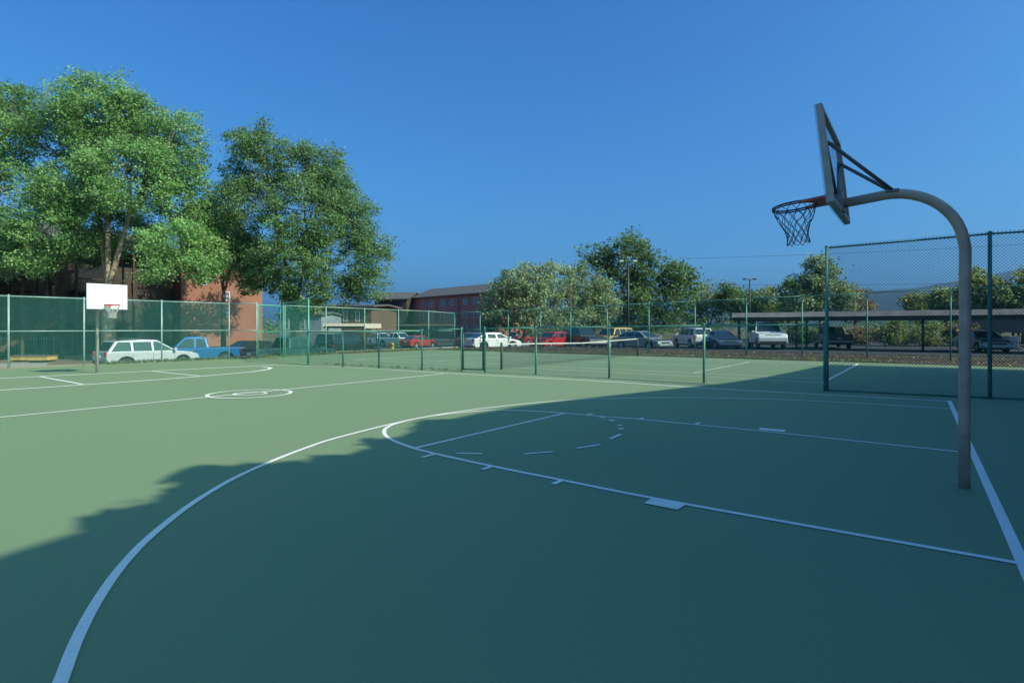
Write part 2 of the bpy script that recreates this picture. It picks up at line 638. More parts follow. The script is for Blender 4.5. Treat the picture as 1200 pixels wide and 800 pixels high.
def fence(name, label, posts, hts, post_r=.038, wire_r=.0026, rails=(1.,), mpost=None, mrail=None, mwire=None, mid=None, group=None, over=.03, diam=.072):
    """posts: list of (x, y); hts: heights at each; rails as fractions of the height"""
    x0, y0 = posts[0]
    t = thing(name, label, 'fence', (x0, y0, 0), 0, group)
    loc = [(x - x0, y - y0) for x, y in posts]
    for (x, y), h in zip(loc, hts):
        mb = MB()
        mb.tube([(x, y, -.05), (x, y, h)], post_r, 10)
        mb.tube([(x, y, h), (x, y, h + .03), (x, y, h + .05)], [post_r * 1.15, post_r, .008], 10)
        mb.build('post', mpost or M_greenpost, t)
    for i, fr in enumerate(rails):
        mb = MB()
        for k in range(len(loc) - 1):
            mb.tube([(*loc[k], hts[k] * fr - .02), (*loc[k + 1], hts[k + 1] * fr - .02)], .022, 8)
        mb.build('top_rail' if fr > .9 else 'middle_rail', mrail or M_greenpost, t)
    mb = MB()
    n = np.array([-(loc[-1][1] - loc[0][1]), loc[-1][0] - loc[0][0]])
    n = n / np.hypot(*n) * -(post_r + .006)
    for k in range(len(loc) - 1):
        wires(mb, np.array(loc[k]) + n, np.array(loc[k + 1]) + n, .03, hts[k] + over, hts[k + 1] + over, wire_r, diam)
    mb.build('chain_link', mwire or M_green, t, fix=False)
    return t


def line_posts(us, P, Q):
    """where the sight lines to the surveyed posts meet the straight fence P-Q"""
    out = []
    P, Q = np.array(P), np.array(Q)
    for u in us:
        k = (u - 600) / FPX
        d = Q - P
        s = (k * P[1] - P[0]) / (d[0] - k * d[1])
        out.append(tuple(P + s * d))
    return out


# near tall fence at the right
pA, pB = G(969, 458), G(1160, 467)
d_ = (np.array(pB) - pA)
near_posts = [pA, pB] + [tuple(np.array(pB) + d_ / np.hypot(*d_) * 3.05 * k) for k in (1, 2, 3)]
fence('tall_chain_link_fence', 'tall green chain link fence at right behind the near hoop pole', near_posts, [3.64, 3.74, 3.74, 3.74, 3.74],
      .042, .0030, (1., .012), mwire=mat('dark_green_vinyl', (.02, .075, .075), .5, var=.1), mid=True)
# low fence between basketball and tennis courts
lowP = [(361, 427), (402, 430), (444, 431.8), (494.5, 433.6), (541, 435.6)]
lowP = [G(*p) for p in lowP]
fence('low_chain_link_fence', 'low green chain link fence left of the gate between the two courts', lowP, [1.45, 1.45, 1.46, 1.5, 1.58], .035, .0024)
lowQ = [G(568, 436.6), G(628, 438.6), G(714, 443), G(825, 449), G(966.5, 457.9)]
fence('low_chain_link_fence', 'low green chain link fence from the gate to the tall fence at right', lowQ, [1.6, 1.62, 1.65, 1.68, 1.7], .035, .0025)
# gate
ga, gb = G(541, 435.6), G(568, 436.6)
g = thing('low_gate', 'narrow dark green gate in the low fence beside the tennis net', 'gate', (*ga, 0))
dx, dy = gb[0] - ga[0], gb[1] - ga[1]
e0, e1 = (.07 * dx, .07 * dy), (.93 * dx, .93 * dy)
mb = MB()
for p in (e0, e1):
    mb.tube([(*p, .08), (*p, 1.55)], .028, 8)
for zz in (.1, .8, 1.53):
    mb.tube([(*e0, zz), (*e1, zz)], .024, 8)
mb.build('gate_frame', mat('dark_green_gate', (.02, .12, .085), .45), g)
mb = MB()
wires(mb, e0, e1, .1, 1.53, 1.53, .0025)
mb.build('chain_link', M_green, g, fix=False)

# tall fence behind the far hoop
P0, P1 = C(29.55, -6), C(29.35, 9.)
us = [-152, -62, 10, 98.5, 189.5, 268.5]
bp = line_posts(us, P0, P1) + [G(301, 421)]
fence('tall_chain_link_fence', 'long green chain link fence behind the far hoop and silver SUV', bp, [2.86] * len(bp), .034, .0021, (1., .52), mpost=M_galv, mrail=M_galv,
      mwire=mat('teal_vinyl', (.06, .27, .24), .4, var=.1), diam=.07)
# gate leaf and return screen at the corner
gp = [G(302.5, 421), G(328.5, 419.6)]
g = thing('tall_gate', 'tall green chain link gate at the far corner of the basketball court', 'gate', (*gp[0], 0))
q = (gp[1][0] - gp[0][0], gp[1][1] - gp[0][1])
mb = MB()
mb.tube([(0, 0, .06), (0, 0, 2.72), (.03 * q[0], .03 * q[1], 2.76), (.97 * q[0], .97 * q[1], 2.76), (*q, 2.72), (*q, .06)], .03, 8)
mb.tube([(0, 0, 1.4), (*q, 1.4)], .022, 8)
mb.build('gate_frame', mat('bright_green_frame', (.10, .36, .28), .45), g)
mb = MB()
wires(mb, (0, 0), q, .06, 2.74, 2.74, .002, .07)
mb.build('chain_link', M_green, g, fix=False)
sc_ = [G(332, 419.5), G(361.5, 427)]
fence('corner_screen_fence', 'short tall section of green mesh fence at the court corner', sc_, [2.88, 2.86], .036, .0017, (1.,), mpost=mat('bright_green_frame', (.10, .36, .28), .45), mwire=M_green, diam=.075)
# tennis court back fence
P0, P1 = C(29.2, 11.5), C(30.6, 27.4)
us = [334, 382, 427.3, 467, 502.3, 532.4]
bp = line_posts(us, P0, P1)
corner = bp[-1]
fence('tall_chain_link_fence', 'tall chain link fence closing the left end of the tennis court', bp, [2.85] * 5 + [2.76], .035, .0018, (1., .5), mpost=mat('pale_green_post', (.22, .36, .30), .5), mrail=M_galv)
# tennis court far fence
P0, P1 = corner, at(1016, 30.0)
us = [532.8, 562.6, 595.6, 633.4, 668.6, 711.6, 760.4, 814.5, 874.6, 940, 1016, 1114, 1250, 1440]
fp = line_posts(us, P0, P1)
hs = [2.78 + (3.42 - 2.78) * min(1.25, (p[0] - fp[0][0]) / (fp[10][0] - fp[0][0])) for p in fp]
fence('tall_chain_link_fence', 'tall green chain link fence on the far side of the tennis court', fp, hs, .036, .0019, (1.,))

# ------------------------------------------------------------------ near hoop
pz = math.atan2(L[1], L[0])


def P_out(p):
    return p


def clear_board():
    m = mat('clear_scuffed_acrylic', (.62, .66, .70), .25, var=.15, scale=5)
    nt = m.node_tree
    tr = nt.nodes.new('ShaderNodeBsdfTransparent')
    tr.inputs[0].default_value = (.90, .94, .97, 1)
    mx = nt.nodes.new('ShaderNodeMixShader')
    mx.inputs[0].default_value = .22
    nt.links.new(tr.outputs[0], mx.inputs[1])
    nt.links.new(nt.nodes['Principled BSDF'].outputs[0], mx.inputs[2])
    nt.links.new(mx.outputs[0], nt.nodes['Material Output'].inputs[0])
    return m


def near_hoop():
    t = thing('basketball_hoop', 'brown gooseneck basketball hoop seen from behind at right', 'basketball hoop', (O[0], O[1], 0), pz)
    # local x toward the court, y = -T
    H, rb, tilt = 3.02, .62, R(6.0)
    lean = .012
    pts = [(0, 0, -.05), (0, 0, .6), (-.004, 0, 1.2), (-.008, 0, H - rb)]
    n = 12
    for i in range(1, n + 1):
        q = (math.pi / 2 + tilt) * i / n
        pts.append((rb - rb * math.cos(q), 0, H - rb + rb * math.sin(q)))
    ex, ez = pts[-1][0], pts[-1][2]
    bx = 1.075                                # back of the board
    pts.append((bx, 0, ez - (bx - ex) * math.tan(tilt)))
    mb = MB()
    mb.tube(pts, .051, 18)
    mb.build('pole', M_brownpole, t)
    az = pts[-1][2]
    # frame of the tilted head: origin where the arm meets the board
    c, s = math.cos(tilt), math.sin(tilt)

    def hd(x, y, zz):                       # x out from the board, z up the board; the top leans to the court
        return (bx + x * c + zz * s, y, az - x * s + zz * c)

    def hbox(mb, x0, x1, y0, y1, z0, z1):
        v = [hd(x, y, zz) for zz in (z0, z1) for x, y in ((x0, y0), (x1, y0), (x1, y1), (x0, y1))]
        mb.add(v, [(0, 3, 2, 1), (4, 5, 6, 7), (0, 1, 5, 4), (1, 2, 6, 5), (2, 3, 7, 6), (3, 0, 4, 7)])
    w2, zb, zt = .79, -.11, .90
    mb = MB()
    hbox(mb, .06, .075, -w2, w2, zb, zt)
    bd = mb.build('backboard', clear_board(), t)
    mb = MB()
    f = .055
    hbox(mb, .0, .058, -w2, -w2 + .012, zb, zt)
    hbox(mb, .0, .058, w2 - .012, w2, zb, zt)
    hbox(mb, .0, .058, -w2 + .012, w2 - .012, zt - .012, zt)
    hbox(mb, .0, .058, -w2 + .012, w2 - .012, zb, zb + .012)
    hbox(mb, -.004, .006, -w2 + .012, -w2 + f, zb + .012, zt - .012)
    hbox(mb, -.004, .006, w2 - f, w2 - .012, zb + .012, zt - .012)
    hbox(mb, -.004, .006, -w2 + f, w2 - f, zt - f, zt - .012)
    hbox(mb, -.004, .006, -w2 + f, w2 - f, zb + .012, zb + f)
    mb.build('board_frame', mat('weathered_frame', (.52, .42, .37), .55, .1, var=.2, scale=6), bd)
    mb = MB()                                # diagonal stiffeners inside the pan and the arm's mounting plate
    hbox(mb, -.02, .057, -.12, .12, -.09, .13)
    mb.build('mounting_plate', M_steel, t)
    mb = MB()
    for sgn in (-1, 1):
        mb.tube([hd(.03, sgn * .12, .1), hd(.03, sgn * .50, .55)], .016, 6)
        mb.tube([hd(.03, sgn * .50, .55), hd(.03, sgn * .62, .58)], .016, 6)
    mb.build('stiffener', M_darksteel, bd)
    # struts from the arm to the upper board
    for sgn in (-1, 1):
        mb = MB()
        p0 = Vector((.60, sgn * .045, 3.10))
        p1 = Vector(hd(0., sgn * .48, .56))
        mb.tube([p0 + Vector((0, 0, -.05)), p1], .02, 8)
        st = mb.build('strut', M_darksteel, t)
        mb = MB()
        mb.tube([p1 + Vector((-.02, -.06, 0)), p1 + Vector((.02, .06, 0))], .018, 6)
        mb.build('bolt', M_darksteel, st)
    # clamp where the struts meet the arm
    mb = MB()
    mb.box(.54, .66, -.07, .07, 3.035, 3.065)
    mb.build('clamp', M_steel, t, .006)
    # rim, gusset and net
    rr, rx = .2285, .075 + .40
    mb = MB()
    ringv = MB()
    ringv.ring((0, 0, 0), rr, .010, 'z', 48, 8)
    mb.add([hd(rx + x, y, .085 + zz) for x, y, zz in ringv.v], ringv.f, True)
    ringv2 = MB()
    ringv2.ring((0, 0, -.022), rr + .004, .008, 'z', 48, 8)
    mb.add([hd(rx + x, y, .085 + zz) for x, y, zz in ringv2.v], ringv2.f, True)
    rim = mb.build('rim', mat('dark_rim_paint', (.10, .04, .06), .5, var=.2, scale=12), t, fix=True)
    mb = MB()
    poly = [(.076, -.235)] + [(rx + (rr + .012) * math.cos(R(250)), (rr + .012) * math.sin(R(250)))] + \
           [(rx + (rr - .012) * math.cos(R(q)), (rr - .012) * math.sin(R(q))) for q in (240, 226, 215, 200, 185, 175, 160, 145, 134, 120)] + \
           [(rx + (rr + .012) * math.cos(R(110)), (rr + .012) * math.sin(R(110)))] + [(.076, .235)]
    nn = len(poly)
    v = [hd(x, y, .06) for x, y in poly] + [hd(x, y, .087) for x, y in poly]
    mb.add(v, [tuple(range(nn)), tuple(range(2 * nn - 1, nn - 1, -1))] + [(i, (i + 1) % nn, (i + 1) % nn + nn, i + nn) for i in range(nn)])
    hbox(mb, .0765, .084, -.21, .21, -.03, .10)
    mb.build('rim_plate', M_red, t)
    net(rim, lambda x, y, zz: hd(rx + x, y, .085 + zz), .0035, M_net)


def net(parent, f, r, m):
    mb = MB()
    lv = [(.225, 0), (.215, -.07), (.185, -.15), (.150, -.22), (.125, -.29), (.112, -.35), (.118, -.41), (.124, -.45)]
    n = 12
    rnd = random.Random(3)
    jit = [[rnd.uniform(-.10, .10) for _ in range(2 * n)] for _ in lv]
    jz = [[rnd.uniform(-.012, .012) for _ in range(2 * n)] for _ in lv]

    def pt(k, i):
        rad, zz = lv[i]
        off = 0 if i % 2 == 0 else .5
        t_ = 2 * math.pi * ((k + off) / n) + (jit[i][k % n] if i else 0)
        return (rad * math.cos(t_), rad * math.sin(t_), zz + (jz[i][k % n] if i else 0))
    for i in range(len(lv) - 1):
        for k in range(n):
            if i % 2 == 0:
                ends = ((k, k), (k, (k - 1) % n))
            else:
                ends = ((k, k), (k, (k + 1) % n))
            for a_, b_ in ends:
                p, q = pt(a_, i), pt(b_, i + 1)
                mid = tuple((p[j] + q[j]) / 2 - (.006 if j == 2 else 0) for j in range(3))
                mb.tube([f(*p), f(*mid), f(*q)], r, 5, False)
    o = mb.build('net', m, parent, fix=False)
    return o


near_hoop()


def far_hoop():
    p = G(114, 437)
    t = thing('basketball_hoop', 'far basketball hoop with white rectangular backboard on a slim pole', 'basketball hoop', (*p, 0), pz + math.pi)
    mb = MB()
    mb.tube([(0, 0, -.05), (0, 0, 1.95), (.08, 0, 2.2), (.35, 0, 2.34), (.84, 0, 2.37)], .05, 12)
    mb.build('pole', mat('grey_green_pole', (.42, .42, .38), .5, .2), t)
    bx = .85
    mb = MB()
    mb.box(bx, bx + .04, -.61, .61, 2.24, 3.10)
    bd = mb.build('backboard', M_white, t, .01)
    mb = MB()
    x = bx + .044
    for y0, y1, z0, z1 in ((-.27, .27, 2.74, 2.76), (-.27, .27, 2.42, 2.44), (-.27, -.25, 2.44, 2.74), (.25, .27, 2.44, 2.74)):
        mb.box(bx + .041, x, y0, y1, z0, z1)
    mb.build('target_square', mat('pale_grey_line', (.55, .56, .58), .5), bd)
    mb = MB()
    for sgn in (-1, 1):
        mb.tube([(.3, sgn * .05, 2.34), (bx, sgn * .4, 2.85)], .02, 6)
    mb.build('strut', M_steel, t)
    mb = MB()
    mb.ring((bx + .04 + .38, 0, 2.38), .2285, .016, 'z', 32, 6)
    mb.box(bx + .041, bx + .22, -.10, .10, 2.35, 2.40)
    rim = mb.build('rim', mat('bright_red_rim', (.5, .03, .03), .45), t)
    net(rim, lambda x, y, zz: (bx + .42 + x, y, 2.38 + zz), .006, mat('pale_net_cord', (.5, .48, .46), .8))


far_hoop()


# ------------------------------------------------------------------ tennis net
def tennis_net():
    a0, b0, b1 = 13.6, 10.55, 23.5
    p = C(a0, b0)
    t = thing('tennis_net', 'tennis net with white top band across the far court', 'tennis net', (*p, 0), ANG_T)
    ln = b1 - b0
    for x in (0, ln):
        mb = MB()
        mb.tube([(x, 0, -.05), (x, 0, 1.0)], .045, 10)
        mb.tube([(x, 0, 1.0), (x, 0, 1.03)], [.05, .03], 10)
        mb.build('net_post', mat('dark_post', (.035, .05, .045), .5), t)
    xs = np.linspace(.06, ln - .06, 25)
    top = lambda x: 1.0 - .1 * (1 - abs(2 * x / ln - 1))
    mb = MB()
    nx = np.arange(.08, ln - .05, .05)
    for x in nx:
        mb.tube([(x, 0, .04), (x, 0, top(x) - .045)], .002, 3, False)
    for k in range(1, 19):
        mb.tube([(x, 0, min(.05 * k, top(x) - .06)) for x in xs], .002, 3, False)
    mb.build('net_mesh', M_net, t, fix=False)
    mb = MB()
    for i in range(len(xs) - 1):
        x0, x1 = xs[i], xs[i + 1]
        v = []
        for x in (x0, x1):
            for y, zz in ((-.01, -.05), (.01, -.05), (.01, 0), (-.01, 0)):
                v.append((x, y, top(x) + zz))
        mb.add(v, [(0, 1, 5, 4), (1, 2, 6, 5), (2, 3, 7, 6), (3, 0, 4, 7)])
    mb.build('net_band', mat('off_white_canvas', (.55, .55, .54), .8), t)


tennis_net()

# ------------------------------------------------------------------ vehicles
CARS = {
    # lower body outline (without arches): (x, z) from rear sill up and over to front; cabin rear base, rear roof, front roof, front base
    'sedan': dict(L=4.6, W=1.78, r=.32, wx=(-1.36, 1.38), sill=.24,
                  top=[(-2.28, .42), (-2.3, .72), (-2.22, .95), (-1.5, .98), (.95, .94), (1.75, .82), (2.2, .70), (2.3, .52), (2.26, .34)],
                  cab=[(-1.98, .955), (-1.15, 1.38), (-.35, 1.45), (.25, 1.42), (1.22, .915)], wt=.60, pil=(-1.02, -.12,), rail=False),
    'hatch': dict(L=4.2, W=1.74, r=.31, wx=(-1.24, 1.30), sill=.24,
                  top=[(-2.05, .42), (-2.1, .75), (-2.04, .98), (-1.5, 1.0), (.9, .95), (1.6, .84), (2.0, .70), (2.1, .5), (2.06, .32)],
                  cab=[(-1.95, .975), (-1.45, 1.42), (-.4, 1.48), (.2, 1.44), (1.05, .93)], wt=.60, pil=(-.95, -.05), rail=False),
    'suv': dict(L=4.75, W=1.84, r=.37, wx=(-1.42, 1.42), sill=.32,
                top=[(-2.3, .48), (-2.36, .8), (-2.32, 1.08), (-1.6, 1.1), (.95, 1.06), (1.7, 1.0), (2.22, .86), (2.36, .6), (2.3, .38)],
                cab=[(-2.26, 1.075), (-1.86, 1.62), (-.6, 1.70), (.15, 1.66), (1.12, 1.04)], wt=.66, pil=(-1.12, -.12), rail=True),
    'boxy': dict(L=4.6, W=1.84, r=.38, wx=(-1.38, 1.42), sill=.36,
                 top=[(-2.25, .5), (-2.3, .8), (-2.28, 1.08), (-1.6, 1.1), (.8, 1.08), (1.9, 1.05), (2.24, .98), (2.3, .6), (2.26, .42)],
                 cab=[(-2.25, 1.075), (-2.12, 1.74), (-1., 1.78), (.35, 1.75), (.82, 1.06)], wt=.70, pil=(-1.2, -.25), rail=True),
    'pickup': dict(L=5.4, W=1.92, r=.39, wx=(-1.62, 1.78), sill=.38,
                   top=[(-2.66, .55), (-2.7, .8), (-2.68, 1.12), (-2.6, 1.13), (-.65, 1.13), (.9, 1.10), (1.9, 1.07), (2.5, .98), (2.7, .72), (2.66, .45)],
                   cab=[(-.72, 1.11), (-.58, 1.74), (-.1, 1.79), (.55, 1.76), (1.2, 1.085)], wt=.68, pil=(.02,), rail=False, bed=(-2.58, -.85)),
    'truck': dict(L=5.6, W=2.02, r=.42, wx=(-1.7, 1.85), sill=.45,
                  top=[(-2.75, .6), (-2.8, .9), (-2.78, 1.3), (-2.6, 1.32), (.95, 1.30), (1.7, 1.27), (2.6, 1.2), (2.8, .9), (2.76, .52)],
                  cab=[(-2.72, 1.29), (-2.66, 2.1), (-1., 2.16), (.6, 2.12), (1.3, 1.26)], wt=.80, pil=(-1.3, .0), rail=True),
}


def paint(name, col):
    return mat(name, col, .32, .15, spec=.5, var=.05, scale=2, coat=.6)


def vehicle(kind, name, label, cat, pos, head, pm, group='cars in the parking lots', rims=None):
    S = CARS[kind]
    rz = math.atan2(head[1], head[0])
    t = thing(name, label, cat, (pos[0], pos[1], lotz(*AB(pos))), rz, group)
    W2, r = S['W'] / 2, S['r']
    # body: outline with wheel arches
    low = S['sill']
    poly = list(S['top'])
    bot = [(S['top'][-1][0] - .1, low)]
    for cx in sorted(S['wx'], reverse=True):
        ra = r + .07
        a0 = math.asin(max(-1, min(1, (low - r) / ra)))
        n = 9
        for i in range(n + 1):
            q = a0 + (math.pi - 2 * a0) * i / n
            bot.append((cx + ra * math.cos(q), r + ra * math.sin(q)))
    bot.append((S['top'][0][0] + .1, low))
    mb = MB()
    outline = poly + bot
    mb.prism_y(outline, -W2, W2)
    body = mb.build('body', pm, t, .07)
    mb = MB()
    mb.box(S['top'][0][0] + .2, S['top'][-1][0] - .2, -W2 + .16, W2 - .16, low - .08, S['top'][3][1] - .15)
    mb.build('underbody', M_black, t)
    # cabin
    cab = S['cab']
    zb, zt = min(cab[0][1], cab[-1][1]), max(p[1] for p in cab)
    wb = W2 - .035

    def hw(zz):
        return wb + (S['wt'] - wb) * (zz - zb) / (zt - zb)
    mb = MB()
    n = len(cab)
    vs = [(x, -hw(zz), zz) for x, zz in cab] + [(x, hw(zz), zz) for x, zz in cab]
    fs = [tuple(range(n)), tuple(range(2 * n - 1, n - 1, -1))] + [(i + n, (i + 1) % n + n, (i + 1) % n, i) for i in range(n)]
    mb.add(vs, fs)
    mb.build('cabin', pm, t, .05)
    # side windows: cut the glazed band between pillars
    z0, z1 = zb + .05, zt - .13

    def xr(zz):
        (x0, a), (x1, b) = cab[0], cab[1]
        return x0 + (x1 - x0) * min(1, max(0, (zz - a) / (b - a)))

    def xf(zz):
        (x0, a), (x1, b) = cab[-1], cab[-2]
        return x0 + (x1 - x0) * min(1, max(0, (zz - a) / (b - a)))
    edges = [None] + list(S['pil']) + [None]
    for sgn in (-1, 1):
        for i in range(len(edges) - 1):
            pts = []
            for zz, first in ((z0, True), (z1, False)):
                xa = xr(zz) + .13 if edges[i] is None else edges[i] + .05
                xb = xf(zz) - .13 if edges[i + 1] is None else edges[i + 1] - .05
                pts.append((xa, xb, zz))
            mb = MB()
            q = [(pts[0][0], z0), (pts[0][1], z0), (pts[1][1], z1), (pts[1][0], z1)]
            vs = [(x, sgn * (hw(zz) + .004), zz) for x, zz in q] + [(x, sgn * (hw(zz) - .03), zz) for x, zz in q]
            mb.add(vs, [(0, 1, 2, 3), (7, 6, 5, 4), (0, 4, 5, 1), (1, 5, 6, 2), (2, 6, 7, 3), (3, 7, 4, 0)])
            mb.build('window', M_glass, t)
    for nm, (pa, pb), sx in (('windscreen', (cab[-1], cab[-2]), 1), ('rear_window', (cab[0], cab[1]), -1)):
        d = Vector((pb[0] - pa[0], 0, pb[1] - pa[1]))
        nrm = Vector((d.z, 0, -d.x)).normalized()
        if nrm.x * sx < 0:
            nrm = -nrm
        vs = []
        for off in (.008, -.03):
            for fr, k in ((.1, -1), (.1, 1), (.9, 1), (.9, -1)):
                x, zz = pa[0] + d.x * fr, pa[1] + d.z * fr
                vs.append((x + nrm.x * off, k * (hw(zz) - .10), zz + nrm.z * off))
        mb = MB()
        mb.add(vs, [(0, 1, 2, 3), (7, 6, 5, 4), (0, 4, 5, 1), (1, 5, 6, 2), (2, 6, 7, 3), (3, 7, 4, 0)])
        mb.build(nm, M_glass, t)
    # wheels
    for cx in S['wx']:
        for sgn in (-1, 1):
            mb = MB()
            y1 = sgn * (W2 - .005)
            y0 = sgn * (W2 - .22)
            mb.lathe_y([(r * .62, y1), (r * .94, y1), (r, y1 - sgn * .04), (r, y0 + sgn * .04), (r * .94, y0), (.02, y0)], cx, r, 24)
            wh = mb.build('wheel', M_black, t)
            mb = MB()
            mb.lathe_y([(r * .64, y1 - sgn * .012), (r * .55, y1 - sgn * .02), (r * .54, y1 - sgn * .07), (.01, y1 - sgn * .08)], cx, r, 24)
            for k in range(5):
                q = 2 * math.pi * k / 5 + .3
                c_, s_ = math.cos(q), math.sin(q)
                vs = []
                for rad, hw_ in ((.02, .05), (r * .6, .035)):
                    for e, yy in ((-1, y1 - sgn * .015), (1, y1 - sgn * .015), (1, y1 - sgn * .06), (-1, y1 - sgn * .06)):
                        vs.append((cx + c_ * rad - s_ * e * hw_, yy, r + s_ * rad + c_ * e * hw_))
                mb.add(vs, [(0, 1, 5, 4), (1, 2, 6, 5), (2, 3, 7, 6), (3, 0, 4, 7), (4, 5, 6, 7)])
            mb.build('rim', rims or M_rim, wh)
    xf_, xr_ = S['top'][-3][0], S['top'][1][0]
    hz = S['top'][-3][1]
    for sgn in (-1, 1):
        mb = MB()
        mb.box(xf_ - .28, xf_ + .03, sgn * (W2 - .22) - .17, sgn * (W2 - .22) + .17, hz - .17, hz - .04)
        mb.build('headlight', M_headlamp, t, .02)
        mb = MB()
        mb.box(xr_ - .02, xr_ + .14, sgn * (W2 - .12) - .10, sgn * (W2 - .12) + .115, S['top'][1][1] + .02, S['top'][2][1] - .02)
        mb.build('tail_light', M_taillamp, t, .015)
        mb = MB()
        mx_ = cab[-1][0] - .18
        mb.box(mx_ - .07, mx_ + .07, sgn * (W2 + .02) if sgn > 0 else -W2 - .2, W2 + .2 if sgn > 0 else -(W2 + .02), zb + .02, zb + .17)
        mb.box(mx_ - .03, mx_ + .03, sgn * (W2 - .06) if sgn > 0 else -W2 - .03, W2 + .03 if sgn > 0 else -(W2 - .06), zb + .03, zb + .08)
        mb.build('mirror', pm if kind != 'boxy' else M_trimblk, t, .015)
    mb = MB()
    mb.box(xf_ + .0, xf_ + .085, -W2 * .55, W2 * .55, hz - .34, hz - .08)
    mb.build('grille', M_trimblk, t, .01)
    mb = MB()
    mb.box(S['top'][-1][0] - .1, S['top'][-2][0] + .05, -W2 + .08, W2 - .08, S['top'][-1][1] - .02, S['top'][-1][1] + .13)
    bmat = M_trimblk if kind in ('boxy', 'suv', 'truck') else (M_chrome if kind == 'pickup' else pm)
    mb.build('bumper', bmat, t, .03)
    mb = MB()
    mb.box(S['top'][0][0] - .07, S['top'][0][0] + .12, -W2 + .08, W2 - .08, S['top'][0][1] - .06, S['top'][0][1] + .1)
    mb.build('bumper', bmat, t, .03)
    mb = MB()
    mb.box(xr_ - .03, xr_ + .02, -.16, .16, S['top'][1][1] - .05, S['top'][1][1] + .1)
    mb.build('number_plate', M_plate, t)
    # door seams and handles
    for px in sorted(set(list(S['pil']) + [cab[-1][0] - .16])):
        for sgn in (-1, 1):
            mb = MB()
            mb.box(px - .008, px + .008, min(sgn * (W2 - .02), sgn * (W2 + .002)), max(sgn * (W2 - .02), sgn * (W2 + .002)), low + .12, zb - .08)
            mb.build('door_seam', M_trimblk, t)
    for px in S['pil']:
        for sgn in (-1, 1):
            mb = MB()
            mb.box(px + .08, px + .26, min(sgn * W2, sgn * (W2 + .025)), max(sgn * W2, sgn * (W2 + .025)), zb - .17, zb - .13)
            mb.build('door_handle', M_chrome if kind in ('pickup', 'truck') else pm, t)
    if S['rail']:
        for sgn in (-1, 1):
            mb = MB()
            mb.tube([(cab[1][0] + .15, sgn * (S['wt'] - .08), zt - .06), (cab[1][0] + .3, sgn * (S['wt'] - .08), zt + .05), (cab[-2][0] - .25, sgn * (S['wt'] - .08), zt + .05), (cab[-2][0] - .1, sgn * (S['wt'] - .08), zt - .04)], .018, 6)
            mb.build('roof_rail', M_trimblk, t)
    if 'bed' in S:
        mb = MB()
        mb.box(S['bed'][0], S['bed'][1], -W2 + .1, W2 - .1, 1.05, 1.134)
        mb.build('bed_liner', M_trimblk, t)
    return t


tT = tuple(T)
c_silver = paint('silver_paint', (.50, .52, .54))
c_blue = paint('bright_blue_paint', (.02, .13, .33))
c_teal = paint('dark_teal_paint', (.02, .06, .075))
c_black = paint('black_paint', (.02, .022, .028))
c_white = paint('white_paint', (.84, .84, .83))
c_red = paint('red_paint', (.50, .025, .03))
c_dgrey = paint('dark_grey_paint', (.09, .095, .10))
c_yell = paint('pale_yellow_paint', (.62, .40, .11))
c_grey = paint('mid_grey_paint', (.30, .33, .34))
c_lblue = paint('slate_blue_paint', (.035, .06, .13))
c_maroon = paint('dark_red_paint', (.24, .02, .025))

vehicle('suv', 'parked_suv', 'silver SUV parked side-on behind the far hoop pole', 'SUV', at(174, 32), tT, c_silver)
vehicle('pickup', 'pickup_truck', 'bright blue pickup truck parked just right of the silver SUV', 'pickup truck', at(228, 35.5), (-.85, -.53), c_blue)
vehicle('pickup', 'pickup_truck', 'dark teal pickup truck behind the tall corner gate', 'pickup truck', at(341, 35.2), tT, c_teal)
vehicle('hatch', 'parked_car', 'black hatchback between the blue pickup and the corner gate', 'car', at(288, 38.5), (-.5, -.86), c_black)
vehicle('boxy', 'parked_suv', 'black boxy off-roader right of the dark teal pickup', 'SUV', at(406, 41), (.42, .9), c_black)
vehicle('pickup', 'pickup_truck', 'white pickup truck parked beyond the yellow hydrant', 'pickup truck', at(466, 70), (.85, -.5), c_white)
vehicle('suv', 'parked_suv', 'white SUV at the left end of the row with the white pickup', 'SUV', at(447, 74), (.6, -.8), c_white)
vehicle('sedan', 'parked_car', 'red sedan parked right of the white pickup under the red brick block', 'car', at(491, 67), (.55, .84), c_red)
vehicle('sedan', 'parked_car', 'dark grey sedan partly hidden left of the white sedan', 'car', at(555, 52.5), (.3, .95), c_dgrey)
vehicle('sedan', 'parked_car', 'white sedan parked beyond the left tennis net post', 'car', at(578, 48.5), (.85, .53), c_white)
vehicle('boxy', 'parked_suv', 'small bright red off-roader under the olive tree', 'SUV', at(605, 78), (-.8, -.6), c_red)
vehicle('hatch', 'parked_car', 'red hatchback in the middle of the row above the tennis net', 'car', at(646, 50), (-.62, -.78), c_red)
vehicle('suv', 'parked_suv', 'black SUV between the red hatchback and the pale yellow SUV', 'SUV', at(668, 57), (-.2, -.98), c_black)
vehicle('pickup', 'pickup_truck', 'black pickup truck just left of the pale yellow SUV', 'pickup truck', at(681, 50.5), (.45, -.89), c_black)
vehicle('boxy', 'parked_suv', 'pale yellow SUV with dark windows right of the black pickup', 'SUV', at(716, 51), (-.72, -.69), c_yell)
vehicle('sedan', 'parked_car', 'grey sedan parked right of the pale yellow SUV', 'car', at(752, 45.5), (.62, -.78), c_grey)
vehicle('suv', 'parked_suv', 'white SUV seen from behind between two light poles', 'SUV', at(812, 48.5), (-.1, .99), c_white)
vehicle('sedan', 'parked_car', 'slate blue sedan facing the tennis court beside the white van', 'car', at(845, 46), (-.05, -.99), c_lblue)
vehicle('truck', 'parked_van', 'white high-roofed van at the left end of the carport', 'van', at(897, 45.5), (-.22, -.97), c_white)
vehicle('pickup', 'pickup_truck', 'dark grey pickup truck seen from behind under the carport', 'pickup truck', at(975, 47.5), (.3, .95), c_dgrey)
